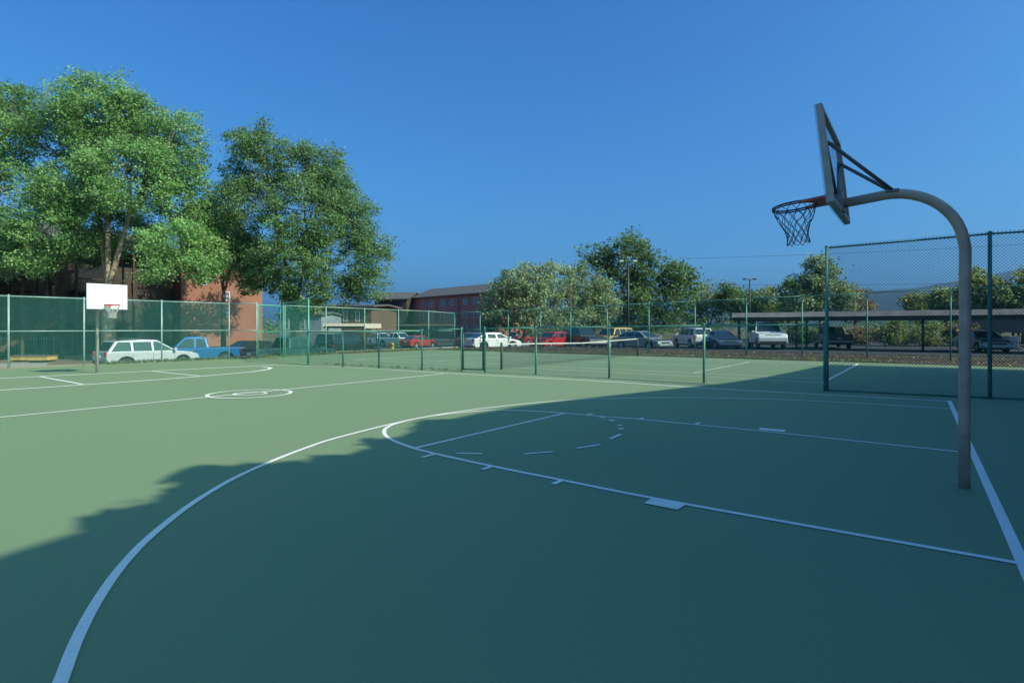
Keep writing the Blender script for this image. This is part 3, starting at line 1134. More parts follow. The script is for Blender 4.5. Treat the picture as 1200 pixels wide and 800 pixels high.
vehicle('sedan', 'parked_car', 'pale grey sedan under the carport just right of the near hoop pole', 'car', at(1151, 40.5), (-.3, -.95), c_silver)

# ------------------------------------------------------------------ trees
LM_syc = leaf_mat('sycamore_leaves', (.085, .175, .060), (.27, .47, .16), (.46, .50, .27), .34)
LM_ash = leaf_mat('ash_leaves', (.060, .125, .050), (.19, .32, .115), (.40, .36, .17), .32)
LM_olive = leaf_mat('olive_leaves', (.12, .18, .09), (.30, .38, .20), (.42, .40, .24), .3)
LM_dark = leaf_mat('dark_green_leaves', (.050, .105, .038), (.14, .23, .075), (.32, .28, .11), .33)
LM_yel = leaf_mat('yellow_green_leaves', (.11, .155, .045), (.29, .34, .11), (.42, .36, .14), .33)
LM_dry = leaf_mat('dry_bush_leaves', (.16, .135, .055), (.31, .25, .11), (.38, .24, .16), .25)
LM_grass = leaf_mat('grass_blades', (.10, .15, .06), (.22, .27, .12), (.36, .31, .16), .3)


def leaf_mesh(name, centers, size, m, parent, tint, up=.25, aspect=.62):
    """one mesh of small folded leaves"""
    n = len(centers)
    nr = RNG.normal(size=(n, 3))
    nr[:, 2] += up
    if up > 0 and up < 2:
        nr += np.array(SUN) * .75
    nr /= np.linalg.norm(nr, axis=1)[:, None]
    d = RNG.normal(size=(n, 3))
    d -= nr * np.sum(d * nr, 1)[:, None]
    d /= np.linalg.norm(d, axis=1)[:, None]
    e = np.cross(nr, d)
    s = size * RNG.uniform(.6, 1.35, n)[:, None]
    v = np.empty((n, 4, 3))
    v[:, 0] = centers - d * s * .5
    v[:, 1] = centers + e * s * .5 * aspect + nr * s * .12
    v[:, 2] = centers + d * s * .5
    v[:, 3] = centers - e * s * .5 * aspect + nr * s * .12
    me = bpy.data.meshes.new(name)
    me.vertices.add(4 * n)
    me.vertices.foreach_set('co', v.reshape(-1).astype(np.float32))
    me.loops.add(4 * n)
    me.loops.foreach_set('vertex_index', np.arange(4 * n, dtype=np.int32))
    me.polygons.add(n)
    me.polygons.foreach_set('loop_start', np.arange(0, 4 * n, 4, dtype=np.int32))
    me.polygons.foreach_set('loop_total', np.full(n, 4, dtype=np.int32))
    a = me.attributes.new('tint', 'FLOAT', 'FACE')
    a.data.foreach_set('value', np.clip(tint, 0, 1).astype(np.float32))
    me.update()
    me.validate()
    me.materials.append(m)
    o = bpy.data.objects.new(name, me)
    COL.objects.link(o)
    o.parent = parent
    return o


def crown_points(blobs, ncl, per, crad, shell=.45, lumps=7):
    """clusters through ellipsoids, most of them toward the outside; returns leaf centres and tints"""
    if lumps:
        nb = list(blobs)
        for b in blobs:
            for _ in range(lumps):
                d = RNG.normal(size=3)
                d /= np.linalg.norm(d)
                f = RNG.uniform(.26, .46)
                k = RNG.uniform(.72, .98)
                nb.append((b[0] + d[0] * b[3] * k, b[1] + d[1] * b[4] * k, b[2] + d[2] * b[5] * k, b[3] * f, b[4] * f, b[5] * f))
        blobs = nb
    vol = np.array([b[3] * b[4] * b[5] for b in blobs]) ** .72
    cnt = np.maximum(1, (ncl * vol / vol.sum()).astype(int))
    cs, ctint = [], []
    for b, k in zip(blobs, cnt):
        d = RNG.normal(size=(k, 3))
        d /= np.linalg.norm(d, axis=1)[:, None]
        rad = (shell + (1 - shell) * RNG.random(k) ** .55)[:, None] * RNG.uniform(.86, 1.1, k)[:, None]
        cs.append(np.array(b[:3]) + d * rad * np.array(b[3:6]))
        ctint.append(np.clip(RNG.normal(.45, .14, k) + RNG.normal(0, .13), 0, .85))
    cs = np.concatenate(cs)
    ctint = np.concatenate(ctint)
    n = len(cs)
    k = RNG.integers(int(per * .5), int(per * 1.5), n)
    idx = np.repeat(np.arange(n), k)
    rad = crad * RNG.uniform(.6, 1.3, n)[idx][:, None]
    pts = cs[idx] + RNG.normal(size=(len(idx), 3)) * rad * np.array([.62, .62, .42])
    tint = np.clip(ctint[idx] + RNG.normal(0, .09, len(idx)), 0, .9)
    extra = RNG.random(len(idx)) < .008
    tint[extra] = 1.
    return pts, tint, cs


def tree(name, label, u, y0, blobs, lm, ncl, per, crad, lsize, bark=None, trunk=.3, fork=.35, group=None, cat='tree', stems=None, shell=.45, base_z=None, limb_n=26, raw=None, lumps=7):
    """blobs: (u, v, ru, rv, dy) surveyed at depth y0+dy"""
    x0, _ = at(u, y0)
    if base_z is None:
        base_z = lotz(*AB((x0, y0))) - .06
    if raw:
        x0, y0 = raw[0]
    t = thing(name, label, cat, (x0, y0, base_z), 0, group)
    bs = []
    for bu, bv, ru, rv, dy in blobs:
        y = y0 + dy
        k = y / FPX
        bs.append(((bu - 600) * k - x0, dy, CAM_H + (384 - bv) * k - base_z, ru * k, max(ru, rv) * k * .9, rv * k))
    if raw:
        bs = [(bx - x0, by - y0, bz - base_z, r1, r1, r1) for bx, by, bz, r1 in raw[1]]
    pts, tint, cs = crown_points(bs, ncl, per, crad, shell, lumps)
    keep = pts[:, 2] > .15
    leaf_mesh('crown', pts[keep], lsize, lm, t, tint[keep])
    top = max(b[2] + b[5] for b in bs)
    low = min(b[2] - b[5] for b in bs)
    mb = MB()
    fz = max(low * 1.0, top * fork * .5) if low > 1.2 else top * fork * .4
    if stems is None:
        stems = [(0, 0)]
    rnd = random.Random(int(u * 7))
    heads = []
    for sx, sy in stems:
        p = [Vector((sx * .3, sy * .3, 0)), Vector((sx * .35 + rnd.uniform(-.05, .05), sy * .35, fz * .5)), Vector((sx * .6, sy * .6, fz))]
        mb.tube(p, [trunk * 1.35, trunk * 1.02, trunk * .9], 12)
        heads.append((p[-1], trunk * .9))
    # main limbs to each blob, side branches to clusters
    order = sorted(range(len(bs)), key=lambda i: -bs[i][5])
    sub = []
    for ki, i in enumerate(order):
        b = bs[i]
        h, r0 = min(heads if ki < max(3, len(stems)) else sub, key=lambda q: (q[0] - Vector(b[:3])).length + (2.5 if q[0].z > b[2] else 0))
        e = Vector(b[:3]) + Vector((0, 0, b[5] * .5))
        m1 = h.lerp(e, .35) + Vector((rnd.uniform(-.3, .3), rnd.uniform(-.3, .3), .1 * (e - h).length))
        m2 = h.lerp(e, .7) + Vector((rnd.uniform(-.3, .3), rnd.uniform(-.3, .3), .06 * (e - h).length))
        sub += [(m1, r0 * .66), (m2, r0 * .46)]
        mb.tube([h - Vector((0, 0, .1)), m1, m2, e], [r0 * .62, r0 * .42, r0 * .24, r0 * .06], 8, False)
        dl = np.linalg.norm((cs - np.array(b[:3])) / np.array(b[3:6]), axis=1)
        near = np.where(dl < 1.05)[0]
        RNG.shuffle(near)
        for j in near[:limb_n]:
            q = Vector(cs[j])
            s0 = m1.lerp(e, rnd.uniform(0, .85))
            mid = s0.lerp(q, .5) + Vector((rnd.uniform(-.2, .2), rnd.uniform(-.2, .2), rnd.uniform(-.1, .3)))
            mb.tube([s0, mid, q], [r0 * .14, r0 * .09, r0 * .03], 5, False)
    mb.build('trunk', bark or M_bark2, t, fix=False)
    return t


tree('sycamore_tree', 'tallest sycamore with pale forked trunk behind the far hoop', 127, 38.5,
     [(120, 135, 52, 52, 0), (70, 160, 40, 45, 1), (165, 150, 42, 42, 1), (205, 175, 35, 45, 0), (150, 205, 55, 45, -2), (85, 225, 50, 40, -1.5), (215, 235, 36, 40, 1),
      (60, 270, 42, 34, -2), (205, 285, 42, 30, -1), (150, 275, 40, 30, 2), (100, 290, 36, 22, 2.5), (235, 265, 24, 34, 1), (105, 108, 22, 22, 0), (232, 312, 24, 18, -1), (188, 318, 26, 15, -2), (40, 305, 28, 20, -2), (250, 296, 16, 26, 0)],
     LM_syc, 3300, 38, .43, .158, M_bark, .36, .3, limb_n=22)
tree('sycamore_tree', 'leafy sycamore cut off by the left edge of the picture', -32, 39,
     [(0, 150, 42, 52, 0), (18, 128, 22, 32, 0), (-50, 140, 45, 55, 0), (5, 225, 46, 45, -1), (-60, 230, 50, 50, 0), (10, 285, 38, 32, -1.5), (-50, 300, 45, 30, 0)],
     LM_syc, 1600, 38, .43, .158, M_bark, .36, .3, limb_n=18)
tree('ash_tree', 'broad dark green ash behind the corner gate', 345, 41,
     [(305, 190, 38, 40, 0), (355, 200, 36, 36, 0), (385, 210, 28, 38, 1), (300, 240, 42, 36, -1), (355, 250, 46, 40, -2), (405, 245, 30, 36, 1), (285, 290, 36, 30, 1),
      (335, 305, 44, 34, -2), (395, 300, 42, 38, -1), (436, 300, 24, 28, 0), (432, 336, 26, 22, 0), (395, 342, 34, 20, -1), (355, 335, 34, 20, -2), (300, 322, 24, 18, 0), (412, 262, 28, 32, 0), (392, 232, 26, 32, 0), (275, 212, 18, 28, 0), (300, 172, 20, 22, 0), (352, 178, 15, 16, 0), (390, 190, 14, 18, 0), (258, 265, 18, 42, 1), (450, 292, 13, 14, 0), (262, 312, 16, 18, 0)],
     LM_ash, 2700, 38, .40, .152, M_bark2, .3, .3, limb_n=18)
tree('courtyard_tree', 'dark open tree against the brick gable between the sycamore and the ash', 262, 49,
     [(262, 285, 26, 26, 0), (240, 300, 22, 18, 0), (290, 295, 22, 24, 0), (265, 245, 20, 26, 1), (225, 290, 18, 20, 1), (285, 318, 18, 14, 0), (240, 322, 16, 10, 0), (300, 330, 12, 10, 0), (302, 300, 20, 22, 3), (322, 305, 16, 20, 4), (290, 338, 14, 8, 1)],
     LM_ash, 800, 24, .42, .19, M_bark2, .18, .3, limb_n=12)
# trees in the middle distance
tree('olive_tree', 'grey green olive tree with bare twigs above the red hatchback', 603, 66,
     [(620, 350, 40, 34, 0), (600, 368, 30, 22, -1), (645, 330, 30, 22, 1), (630, 378, 30, 18, -2), (660, 365, 26, 22, 1), (590, 350, 20, 16, 0), (625, 318, 18, 12, 1)],
     LM_olive, 620, 26, .62, .30, M_bark2, .26, .25, stems=[(-1, 0), (.6, .5), (1.6, -.3)])
tree('olive_tree', 'rounded grey green tree left of the tall dark tree', 692, 70,
     [(690, 340, 26, 24, 0), (688, 370, 24, 22, 0), (705, 355, 18, 26, 1), (675, 322, 16, 12, 1)],
     LM_olive, 380, 26, .62, .30, M_bark2, .24, .25)
tree('dark_tree', 'tall dark green tree in the middle behind the light pole', 745, 84,
     [(735, 305, 34, 28, 0), (700, 305, 18, 20, 1), (765, 325, 32, 26, 0), (725, 345, 36, 32, -1), (775, 355, 36, 28, 1), (800, 340, 18, 24, 1), (795, 320, 12, 14, 1), (740, 372, 44, 18, 1), (740, 288, 20, 12, 0)],
     LM_dark, 900, 26, .85, .40, M_bark2, .34, .25)
tree('dark_tree', 'small dark treetop rising behind the red brick block', 597, 90, [(600, 326, 12, 10, 0), (590, 336, 14, 10, 0), (610, 340, 16, 14, 0)], LM_dark, 110, 24, .7, .36, M_bark2, .2)
tree('dark_tree', 'narrow dark tree at the right edge of the brick block', 578, 72, [(578, 360, 14, 18, 0), (583, 375, 16, 16, 0)], LM_ash, 110, 24, .6, .32, M_bark2, .2)
for i, (u, y, bl_, lm, lab, n) in enumerate([
    (830, 92, [(828, 352, 22, 20, 0), (812, 366, 18, 18, 0), (845, 362, 18, 18, 0)], LM_yel, 'yellow green tree right of the tall dark tree', 260),
    (866, 88, [(862, 352, 22, 18, 0), (880, 362, 20, 20, 0), (852, 338, 8, 7, 0)], LM_dark, 'olive green tree behind the tall floodlight', 260),
    (905, 90, [(905, 352, 18, 16, 0), (893, 366, 18, 16, 0), (918, 365, 16, 18, 0)], LM_yel, 'yellow tinged tree right of the floodlight', 230),
    (925, 84, [(925, 340, 14, 12, 0), (930, 358, 16, 16, 0)], LM_dark, 'dark bushy tree left of the feathery tree', 170),
    (962, 70, [(958, 330, 22, 22, 0), (975, 345, 20, 20, 0), (945, 352, 18, 18, 0), (962, 312, 14, 12, 0), (990, 350, 14, 16, 0)], LM_olive, 'tall feathery grey green tree left of the tall fence post', 420),
    (1002, 78, [(1003, 352, 14, 18, 0), (995, 366, 16, 14, 0), (1012, 362, 12, 12, 0)], LM_dry, 'thin reddish tree behind the tall fence post', 170),
    (1078, 72, [(1075, 356, 16, 12, 0), (1085, 364, 20, 14, 0)], LM_yel, 'low rounded tree under the mountain slope', 170),
    (1108, 66, [(1106, 350, 18, 14, 0), (1118, 362, 20, 14, 0)], LM_yel, 'pale yellow green tree behind the near hoop pole', 200),
    (1150, 60, [(1150, 335, 16, 18, 0), (1160, 352, 26, 16, 0), (1140, 352, 16, 14, 0)], LM_yel, 'spiky yellow green tree behind the right fence post', 300),
    (1200, 58, [(1190, 350, 22, 18, 0), (1215, 340, 24, 24, 0), (1240, 350, 26, 26, 0)], LM_yel, 'yellow green tree at the right edge of the picture', 330),
]):
    tree('distant_tree', lab, u, y, bl_, lm, n, 22, .7, .36, M_bark2, .2, .25, group='trees beyond the parking lot', limb_n=12, shell=.3)
for i, (u, y, bl_, lm, lab) in enumerate([
    (1045, 52, [(1045, 392, 16, 14, 0)], LM_yel, 'yellow green bush under the carport left of its post'),
    (1085, 52, [(1085, 392, 22, 15, 0)], LM_yel, 'wide yellow green bush between carport post and hoop pole'),
    (1120, 52, [(1122, 392, 18, 14, 0)], LM_dry, 'dry yellow bush directly behind the near hoop pole'),
    (1010, 56, [(1008, 394, 16, 11, 0)], LM_dry, 'reddish dry bush right of the dark grey pickup'),
    (940, 56, [(938, 392, 16, 13, 0)], LM_dark, 'dark green bush between white van and grey pickup'),
    (1150, 54, [(1152, 390, 14, 14, 0)], LM_yel, 'yellow green bush right of the near hoop pole'),
]):
    tree('bush', lab, u, y, bl_, lm, 130, 24, .42, .2, M_bark2, .05, .2, group='bushes behind the carport', cat='bush', limb_n=8, shell=.2)
tree('yellow_tree', 'low yellowing tree over the grey house by the corner gate', 352, 62, [(352, 362, 14, 10, 0), (343, 357, 10, 9, 0), (366, 358, 9, 9, 0)], LM_yel, 110, 24, .5, .28, M_bark2, .15)

# far-off wood that reads as one mass
mb = []
xs = RNG.uniform(-260, 260, 2600)
pts = []
for x in xs:
    y = 175 + RNG.uniform(-15, 25)
    hmax = 5.2 + 2.2 * math.sin(x * .11) + 1.2 * math.sin(x * .37)
    pts.append((x, y, RNG.uniform(.2, max(2, hmax))))
pts = np.array(pts)
idx = np.repeat(np.arange(len(pts)), 14)
pp = pts[idx] + RNG.normal(size=(len(idx), 3)) * np.array([.9, .9, .6])
pp[:, 2] = np.abs(pp[:, 2])
fw = leaf_mesh('distant_wood', pp, .75, LM_dark, None, RNG.normal(.45, .2, len(pp)))
struct(fw, 'stuff')
fw['label'] = 'far off line of trees behind the buildings'

# weeds along the foot of the far fences
gp_ = []
for (a0, a1, b0, b1, n, hh) in ((29.5, 29.9, 2.6, 9.2, 1300, .085), (29.4, 30.2, 9.6, 23, 2200, .10), (2., 28, 23.9, 24.5, 2600, .10), (14, 27, 8.6, 9.0, 160, .04)):
    for _ in range(n):
        x, y = C(RNG.uniform(a0, a1), RNG.uniform(b0, b1))
        if hh < .07:
            x, y = C(*(lambda a: (a, 8.25 + .055 * (28 - a) + RNG.normal(0, .07)))(RNG.uniform(a0, 22)))
        gp_.append((x, y, abs(RNG.normal(0, hh * .6)) + .01))
gp_ = np.array(gp_)
gr = leaf_mesh('weeds', gp_, .13, LM_grass, None, RNG.normal(.5, .25, len(gp_)), up=-.0, aspect=.35)
struct(gr, 'stuff')
# leaf litter on the soil strip
lp_ = np.array([(*C(RNG.uniform(-10, 30.5), RNG.uniform(23.9, 33)), .03) for _ in range(5000)])
lt = leaf_mesh('leaf_litter', lp_, .12, LM_dry, None, RNG.normal(.5, .25, len(lp_)), up=2.5)
struct(lt, 'stuff')

# ------------------------------------------------------------------ buildings
M_brick = brick_mat('red_brick', (.31, .10, .065), (.25, .08, .05), (.32, .24, .19))
M_brick2 = brick_mat('deep_red_brick', (.50, .125, .10), (.42, .10, .08), (.46, .32, .28))
M_brick3 = brick_mat('brown_brick', (.13, .065, .05), (.11, .05, .04), (.15, .12, .10))
M_siding = siding_mat('dark_timber_siding', (.06, .045, .038))
M_greywall = siding_mat('grey_blue_siding', (.20, .23, .27), .12)
M_frame = mat('white_window_frame', (.65, .66, .67), .5, var=.04)
M_dark = mat('shadowed_recess', (.03, .027, .025), .9)
M_fascia = mat('dark_fascia', (.09, .07, .06), .7, var=.15)


def window(t, x, z, w_, h_, y=0., m=None, nrm=-1):
    mb = MB()
    f = .07
    y0, y1 = (y - .05, y + .02) if nrm < 0 else (y - .02, y + .05)
    mb.box(x - w_ / 2 - f, x - w_ / 2, y0, y1, z - f, z + h_ + f)
    mb.box(x + w_ / 2, x + w_ / 2 + f, y0, y1, z - f, z + h_ + f)
    mb.box(x - w_ / 2, x + w_ / 2, y0, y1, z + h_, z + h_ + f)
    mb.box(x - w_ / 2, x + w_ / 2, y0, y1, z - f, z)
    mb.box(x - w_ / 2, x + w_ / 2, y0 + .015, y1 - .015, z + h_ * .5 - .025, z + h_ * .5 + .025)
    fo = mb.build('window', M_frame, t)
    mb = MB()
    yy = (y - .012) if nrm < 0 else y + .012
    mb.box(x - w_ / 2, x + w_ / 2, yy - .008, yy + .008, z, z + h_)
    mb.build('pane', m or M_wglass, fo)


# left apartment block: timber part and brick gable
def left_block():
    p = C(57., -12)
    t = thing('apartment_block', 'dark timber and red brick apartment block behind the sycamores', 'building', (*p, -.7), ANG_T)
    W_, D = 30.2, 12.
    mb = MB()
    mb.box(0, W_, 0, D, 0, 8.9)
    mb.build('timber_wall', M_siding, t)
    x0, x1 = W_ + .004, 38.2
    mb = MB()
    mb.box(x0, x1, -1.2, D, 0, 8.6)
    mb.add([(x0, -1.2, 8.6), (x1, -1.2, 8.6), ((x0 + x1) / 2, -1.2, 10.6), (x0, D, 8.6), (x1, D, 8.6), ((x0 + x1) / 2, D, 10.6)],
           [(0, 1, 2), (5, 4, 3), (0, 2, 5, 3), (1, 4, 5, 2)])
    mb.build('brick_wall', M_brick, t)
    mb = MB()
    for s in (-1, 1):
        xm = (x0 + x1) / 2
        xe = x0 - .5 if s < 0 else x1 + .5
        ze = 8.6 - .5 * 2 / ((x1 - x0) / 2)
        mb.add([(xm, -1.6, 10.62), (xe, -1.6, ze), (xe, D + .4, ze), (xm, D + .4, 10.62), (xm, -1.6, 10.80), (xe, -1.6, ze + .18), (xe, D + .4, ze + .18), (xm, D + .4, 10.80)],
               [(0, 1, 2, 3), (7, 6, 5, 4), (0, 4, 5, 1), (1, 5, 6, 2), (2, 6, 7, 3), (3, 7, 4, 0)])
    mb.build('roof', M_roof, t)
    mb = MB()
    yr, zr = 6., 11.2
    for ys, s in ((-1.6, 1), (D + .6, -1)):
        ze = 8.75
        mb.add([(-.5, ys, ze), (W_ - .6, ys, ze), (W_ - .6, yr, zr), (-.5, yr, zr), (-.5, ys, ze + .2), (W_ - .6, ys, ze + .2), (W_ - .6, yr, zr + .2), (-.5, yr, zr + .2)],
               [(0, 3, 2, 1), (4, 5, 6, 7), (0, 1, 5, 4), (1, 2, 6, 5), (2, 3, 7, 6), (3, 0, 4, 7)])
    mb.build('roof', M_roof, t)
    # balconies and stair bays in front of the timber wall
    for k, xb in enumerate((2.5, 9., 15.5, 22.)):
        for fl in (2.7, 5.3):
            mb = MB()
            mb.box(xb, xb + 4.2, -1.5, -.004, fl - .2, fl)
            mb.box(xb, xb + 4.2, -1.52, -1.44, fl + .92, fl + 1.02)
            for q in np.arange(xb + .06, xb + 4.2, .16):
                mb.box(q - .02, q + .02, -1.5, -1.46, fl, fl + .93)
            mb.build('balcony', M_wood, t)
            mb = MB()
            mb.box(xb + .6, xb + 2.6, -.03, -.004, fl + .02, fl + 2.1)
            mb.build('patio_door', mat('dim_door_glass', (.02, .022, .025), .35, spec=.25, var=.1), t)
        mb = MB()
        for q in (xb + .05, xb + 4.15):
            mb.box(q - .08, q + .08, -1.72, -1.54, 0, 8.9)
        mb.build('balcony_post', M_wood, t)
        mb = MB()
        mb.box(xb + .6, xb + 2.6, -.03, -.004, .1, 2.2)
        mb.build('patio_door', mat('dim_door_glass', (.02, .022, .025), .35, spec=.25, var=.1), t)
    for xw, zw in ((34.4, 3.4), (34.4, 5.0), (36.6, 6.4), (32.2, 6.4)):
        window(t, xw, zw, .6, .75, -1.2)
    return t


left_block()


# timber stair in front of the left block
def stair():
    p = C(50.5, 3.2)
    t = thing('timber_staircase', 'dark roofed timber staircase at the left edge under the trees', 'staircase', (*p, -.66), ANG_T)
    mb = MB()
    for x in (0, 2.2, 4.4):
        for y in (0, 2.2):
            mb.box(x - .09, x + .09, y - .09, y + .09, 0, 5.4 + .35 * x / 2.2)
    mb.build('post', M_wood, t)
    mb = MB()
    n = 15
    for k in range(n):
        mb.box(.2 + k * .27, .5 + k * .27, .15, 2.05, .18 * k + .1, .18 * k + .16)
    mb.build('tread', mat('worn_timber', (.16, .11, .075), .8), t)
    mb = MB()
    for y in (.1, 2.1):
        mb.add([(.1, y - .03, .0), (4.3, y - .03, 2.75), (4.3, y - .03, 3.05), (.1, y - .03, .35), (.1, y + .03, .0), (4.3, y + .03, 2.75), (4.3, y + .03, 3.05), (.1, y + .03, .35)],
               [(0, 1, 2, 3), (7, 6, 5, 4), (0, 4, 5, 1), (1, 5, 6, 2), (2, 6, 7, 3), (3, 7, 4, 0)])
        mb.tube([(.1, y, 1.1), (4.3, y, 3.8)], .04, 6)
        for k in range(14):
            x = .2 + k * .3
            mb.box(x - .02, x + .02, y - .02, y + .02, .3 + .643 * x, 1.05 + .643 * x)
    mb.build('railing', M_wood, t)
    mb = MB()
    mb.add([(-.6, -.6, 5.35), (5.2, -.6, 6.25), (5.2, 2.8, 6.25), (-.6, 2.8, 5.35), (-.6, -.6, 5.55), (5.2, -.6, 6.45), (5.2, 2.8, 6.45), (-.6, 2.8, 5.55)],
           [(0, 3, 2, 1), (4, 5, 6, 7), (0, 1, 5, 4), (1, 2, 6, 5), (2, 3, 7, 6), (3, 0, 4, 7)])
    mb.build('roof', M_roof, t)


stair()


# far red brick block
def gable_block(name, label, p, rz, W_, D, H, rise, mwall, wins, rows, zs, over=.7):
    t = thing(name, label, 'building', (*p, -.75), rz)
    mb = MB()
    mb.box(0, W_, 0, D, 0, H)
    mb.add([(0, 0, H), (0, D, H), (0, D / 2, H + rise), (W_, 0, H), (W_, D, H), (W_, D / 2, H + rise)], [(0, 1, 2), (5, 4, 3), (0, 2, 5, 3), (1, 4, 5, 2)])
    mb.build('wall', mwall, t)
    mb = MB()
    sl_ = rise / (D / 2)
    for s in (0, 1):
        ye = -over if s == 0 else D + over
        ze = H - over * sl_ + .02
        mb.add([(-over, ye, ze), (W_ + over, ye, ze), (W_ + over, D / 2, H + rise + .02), (-over, D / 2, H + rise + .02),
                (-over, ye, ze + .22), (W_ + over, ye, ze + .22), (W_ + over, D / 2, H + rise + .24), (-over, D / 2, H + rise + .24)],
               [(0, 3, 2, 1), (4, 5, 6, 7), (0, 1, 5, 4), (1, 2, 6, 5), (2, 3, 7, 6), (3, 0, 4, 7)])
    mb.build('roof', M_roof, t)
    for x, w_ in wins:
        for zz in zs:
            window(t, x, zz, w_, 1.35)
    return t


M_door = mat('dim_door_glass', (.02, .022, .025), .35, spec=.25, var=.1)
M_wg2 = glass_mat('bright_window_glass', (.32, .40, .48), .1)
pr = at(484, 146)
hd_ = (.65, -.76)
fb = gable_block('brick_apartment_block', 'long three storey deep red brick block in the far centre', pr, math.atan2(hd_[1], hd_[0]), 33., 11., 9.9, 2.2, M_brick2,
                 [(x, 1.25) for x in (4.2, 8.2, 13.4, 17., 22.3, 26.2, 30.6)], 3, (1.75, 4.65, 7.55))
mb = MB()
for x in (11, 20):
    mb.tube([(x, -.08, 0), (x, -.08, 8.9)], .09, 6)
mb.build('downpipe', M_fascia, fb)
pr2 = (pr[0] - 9.3, pr[1] - 1.5)
wb = gable_block('brick_apartment_wing', 'dark wing with balconies left of the deep red brick block', pr2, math.atan2(-.25, .97), 8.6, 10., 9.5, 1.7, M_siding, [], 0, ())
for k, fl in enumerate((1., 3.8, 6.6)):
    mb = MB()
    mb.box(.8, 7.6, -1.4, -.004, fl - .2, fl)
    mb.box(.8, 7.6, -1.42, -1.34, fl, fl + 1.)
    mb.build('balcony', M_wood, wb)
    mb = MB()
    mb.box(1.2, 6.8, -.04, -.004, fl + .03, fl + 2.2)
    mb.build('patio_door', M_door, wb)

pm_ = at(366, 84)
gable_block('brown_brick_block', 'brown brick block with a row of windows behind the dark green ash', pm_, math.atan2(-.2, .98), 9.2, 9., 5.3, .3, M_brick3, [(x, .5) for x in (1.2, 3., 5.2, 7.1)], 1, (3.3,))
ph = at(326, 78)
gable_block('grey_house', 'grey blue house with white windows seen through the corner gate', ph, math.atan2(-.15, .98), 6.2, 6., 4.0, .3, M_greywall, [(1.2, .6), (3.5, .6)], 1, (2.2,), .3)


# unseen block added to shade the near court, roofline shaped to the shadow edge; it stands behind the near baseline, right of the picture
def shade_block():
    a_w = -7.0
    prof_s = [(4.3, -9.5), (5.0, -7.6), (5.63, -6.1), (6.0, -4.6), (6.2, -2.9), (6.55, -1.6), (7.1, -.3), (7.15, 1.2), (7.08, 2.3), (6.60, 4.4), (5.05, 9.8), (4.5, 13.), (3.9, 20.), (3.7, 21.2)]
    pr_ = []
    for a_, b_ in prof_s:
        k = (a_ - a_w) / .993
        pr_.append((b_ + .12 * k, k * math.tan(SUN_EL)))
    b0, b1 = pr_[0][0], pr_[-1][0]
    p = C(a_w, b1)
    t = thing('apartment_block', 'unseen brick block added behind the near baseline to shade the court', 'building', (*p, -.05), ANG_T + math.pi)
    # local x = -T from b1 down, local y = -L away from the court
    up = [(b1 - b_, zz + .05) for b_, zz in pr_]
    up.sort()
    D = 9.
    mb = MB()
    poly = [(up[0][0], 0), (up[-1][0], 0)] + [(x, zz - .22) for x, zz in up[::-1]]
    mb.prism_y(poly, .45, D)
    mb.build('wall', M_brick, t)
    mb = MB()
    n = len(up)
    vs = []
    for yy in (0, D + .4):
        vs += [(x, yy, zz) for x, zz in up] + [(x, yy, zz - .2) for x, zz in up]
    m2 = 2 * n
    fs = []
    for i in range(n - 1):
        fs += [(i, i + 1, m2 + i + 1, m2 + i), (n + i + 1, n + i, m2 + n + i, m2 + n + i + 1), (i + 1, i, n + i, n + i + 1), (m2 + i, m2 + i + 1, m2 + n + i + 1, m2 + n + i)]
    fs += [(0, m2, m2 + n, n), (n - 1, 2 * n - 1, m2 + 2 * n - 1, m2 + n - 1)]
    mb.add(vs, fs)
    mb.build('roof', M_roof, t)
    ln = up[-1][0]
    for zz in (1., 3.8):
        for x in np.arange(2.5, ln - 2, 3.6):
            window(t, float(x), zz, 1.3, 1.35, .45)
    return t


shade_block()


def caster(a_s, b_s, r_, a_w):
    k = (a_s - r_ / math.sin(SUN_EL) * .9 - a_w) / .993
    return (*C(a_w, b_s + .12 * k), k * math.tan(SUN_EL), r_)


aw = -4.6  # unseen tree added here, crown clumps placed to give the shadow edge its bumps
tree('shadow_edge_tree', 'unseen tree added before the brick block, crown shaped to the shadow edge', 0, 10, [], LM_ash, 420, 170, .10, .13, M_bark2, .2, .3,
     raw=(C(aw, -3.0), [caster(6.95, -4.15, .30, aw), caster(6.9, -3.9, .30, aw), caster(6.6, -3.5, .35, aw), caster(6.3, -2.9, .4, aw), caster(6.35, -4.5, .3, aw), caster(6.1, -5.2, .3, aw), caster(6.15, -2.3, .35, aw),
                        caster(6.62, -1.75, .3, aw), caster(6.45, -1.3, .3, aw), caster(7.22, -.1, .3, aw), caster(6.95, -.5, .3, aw)]), base_z=-.03, shell=.0, lumps=0)


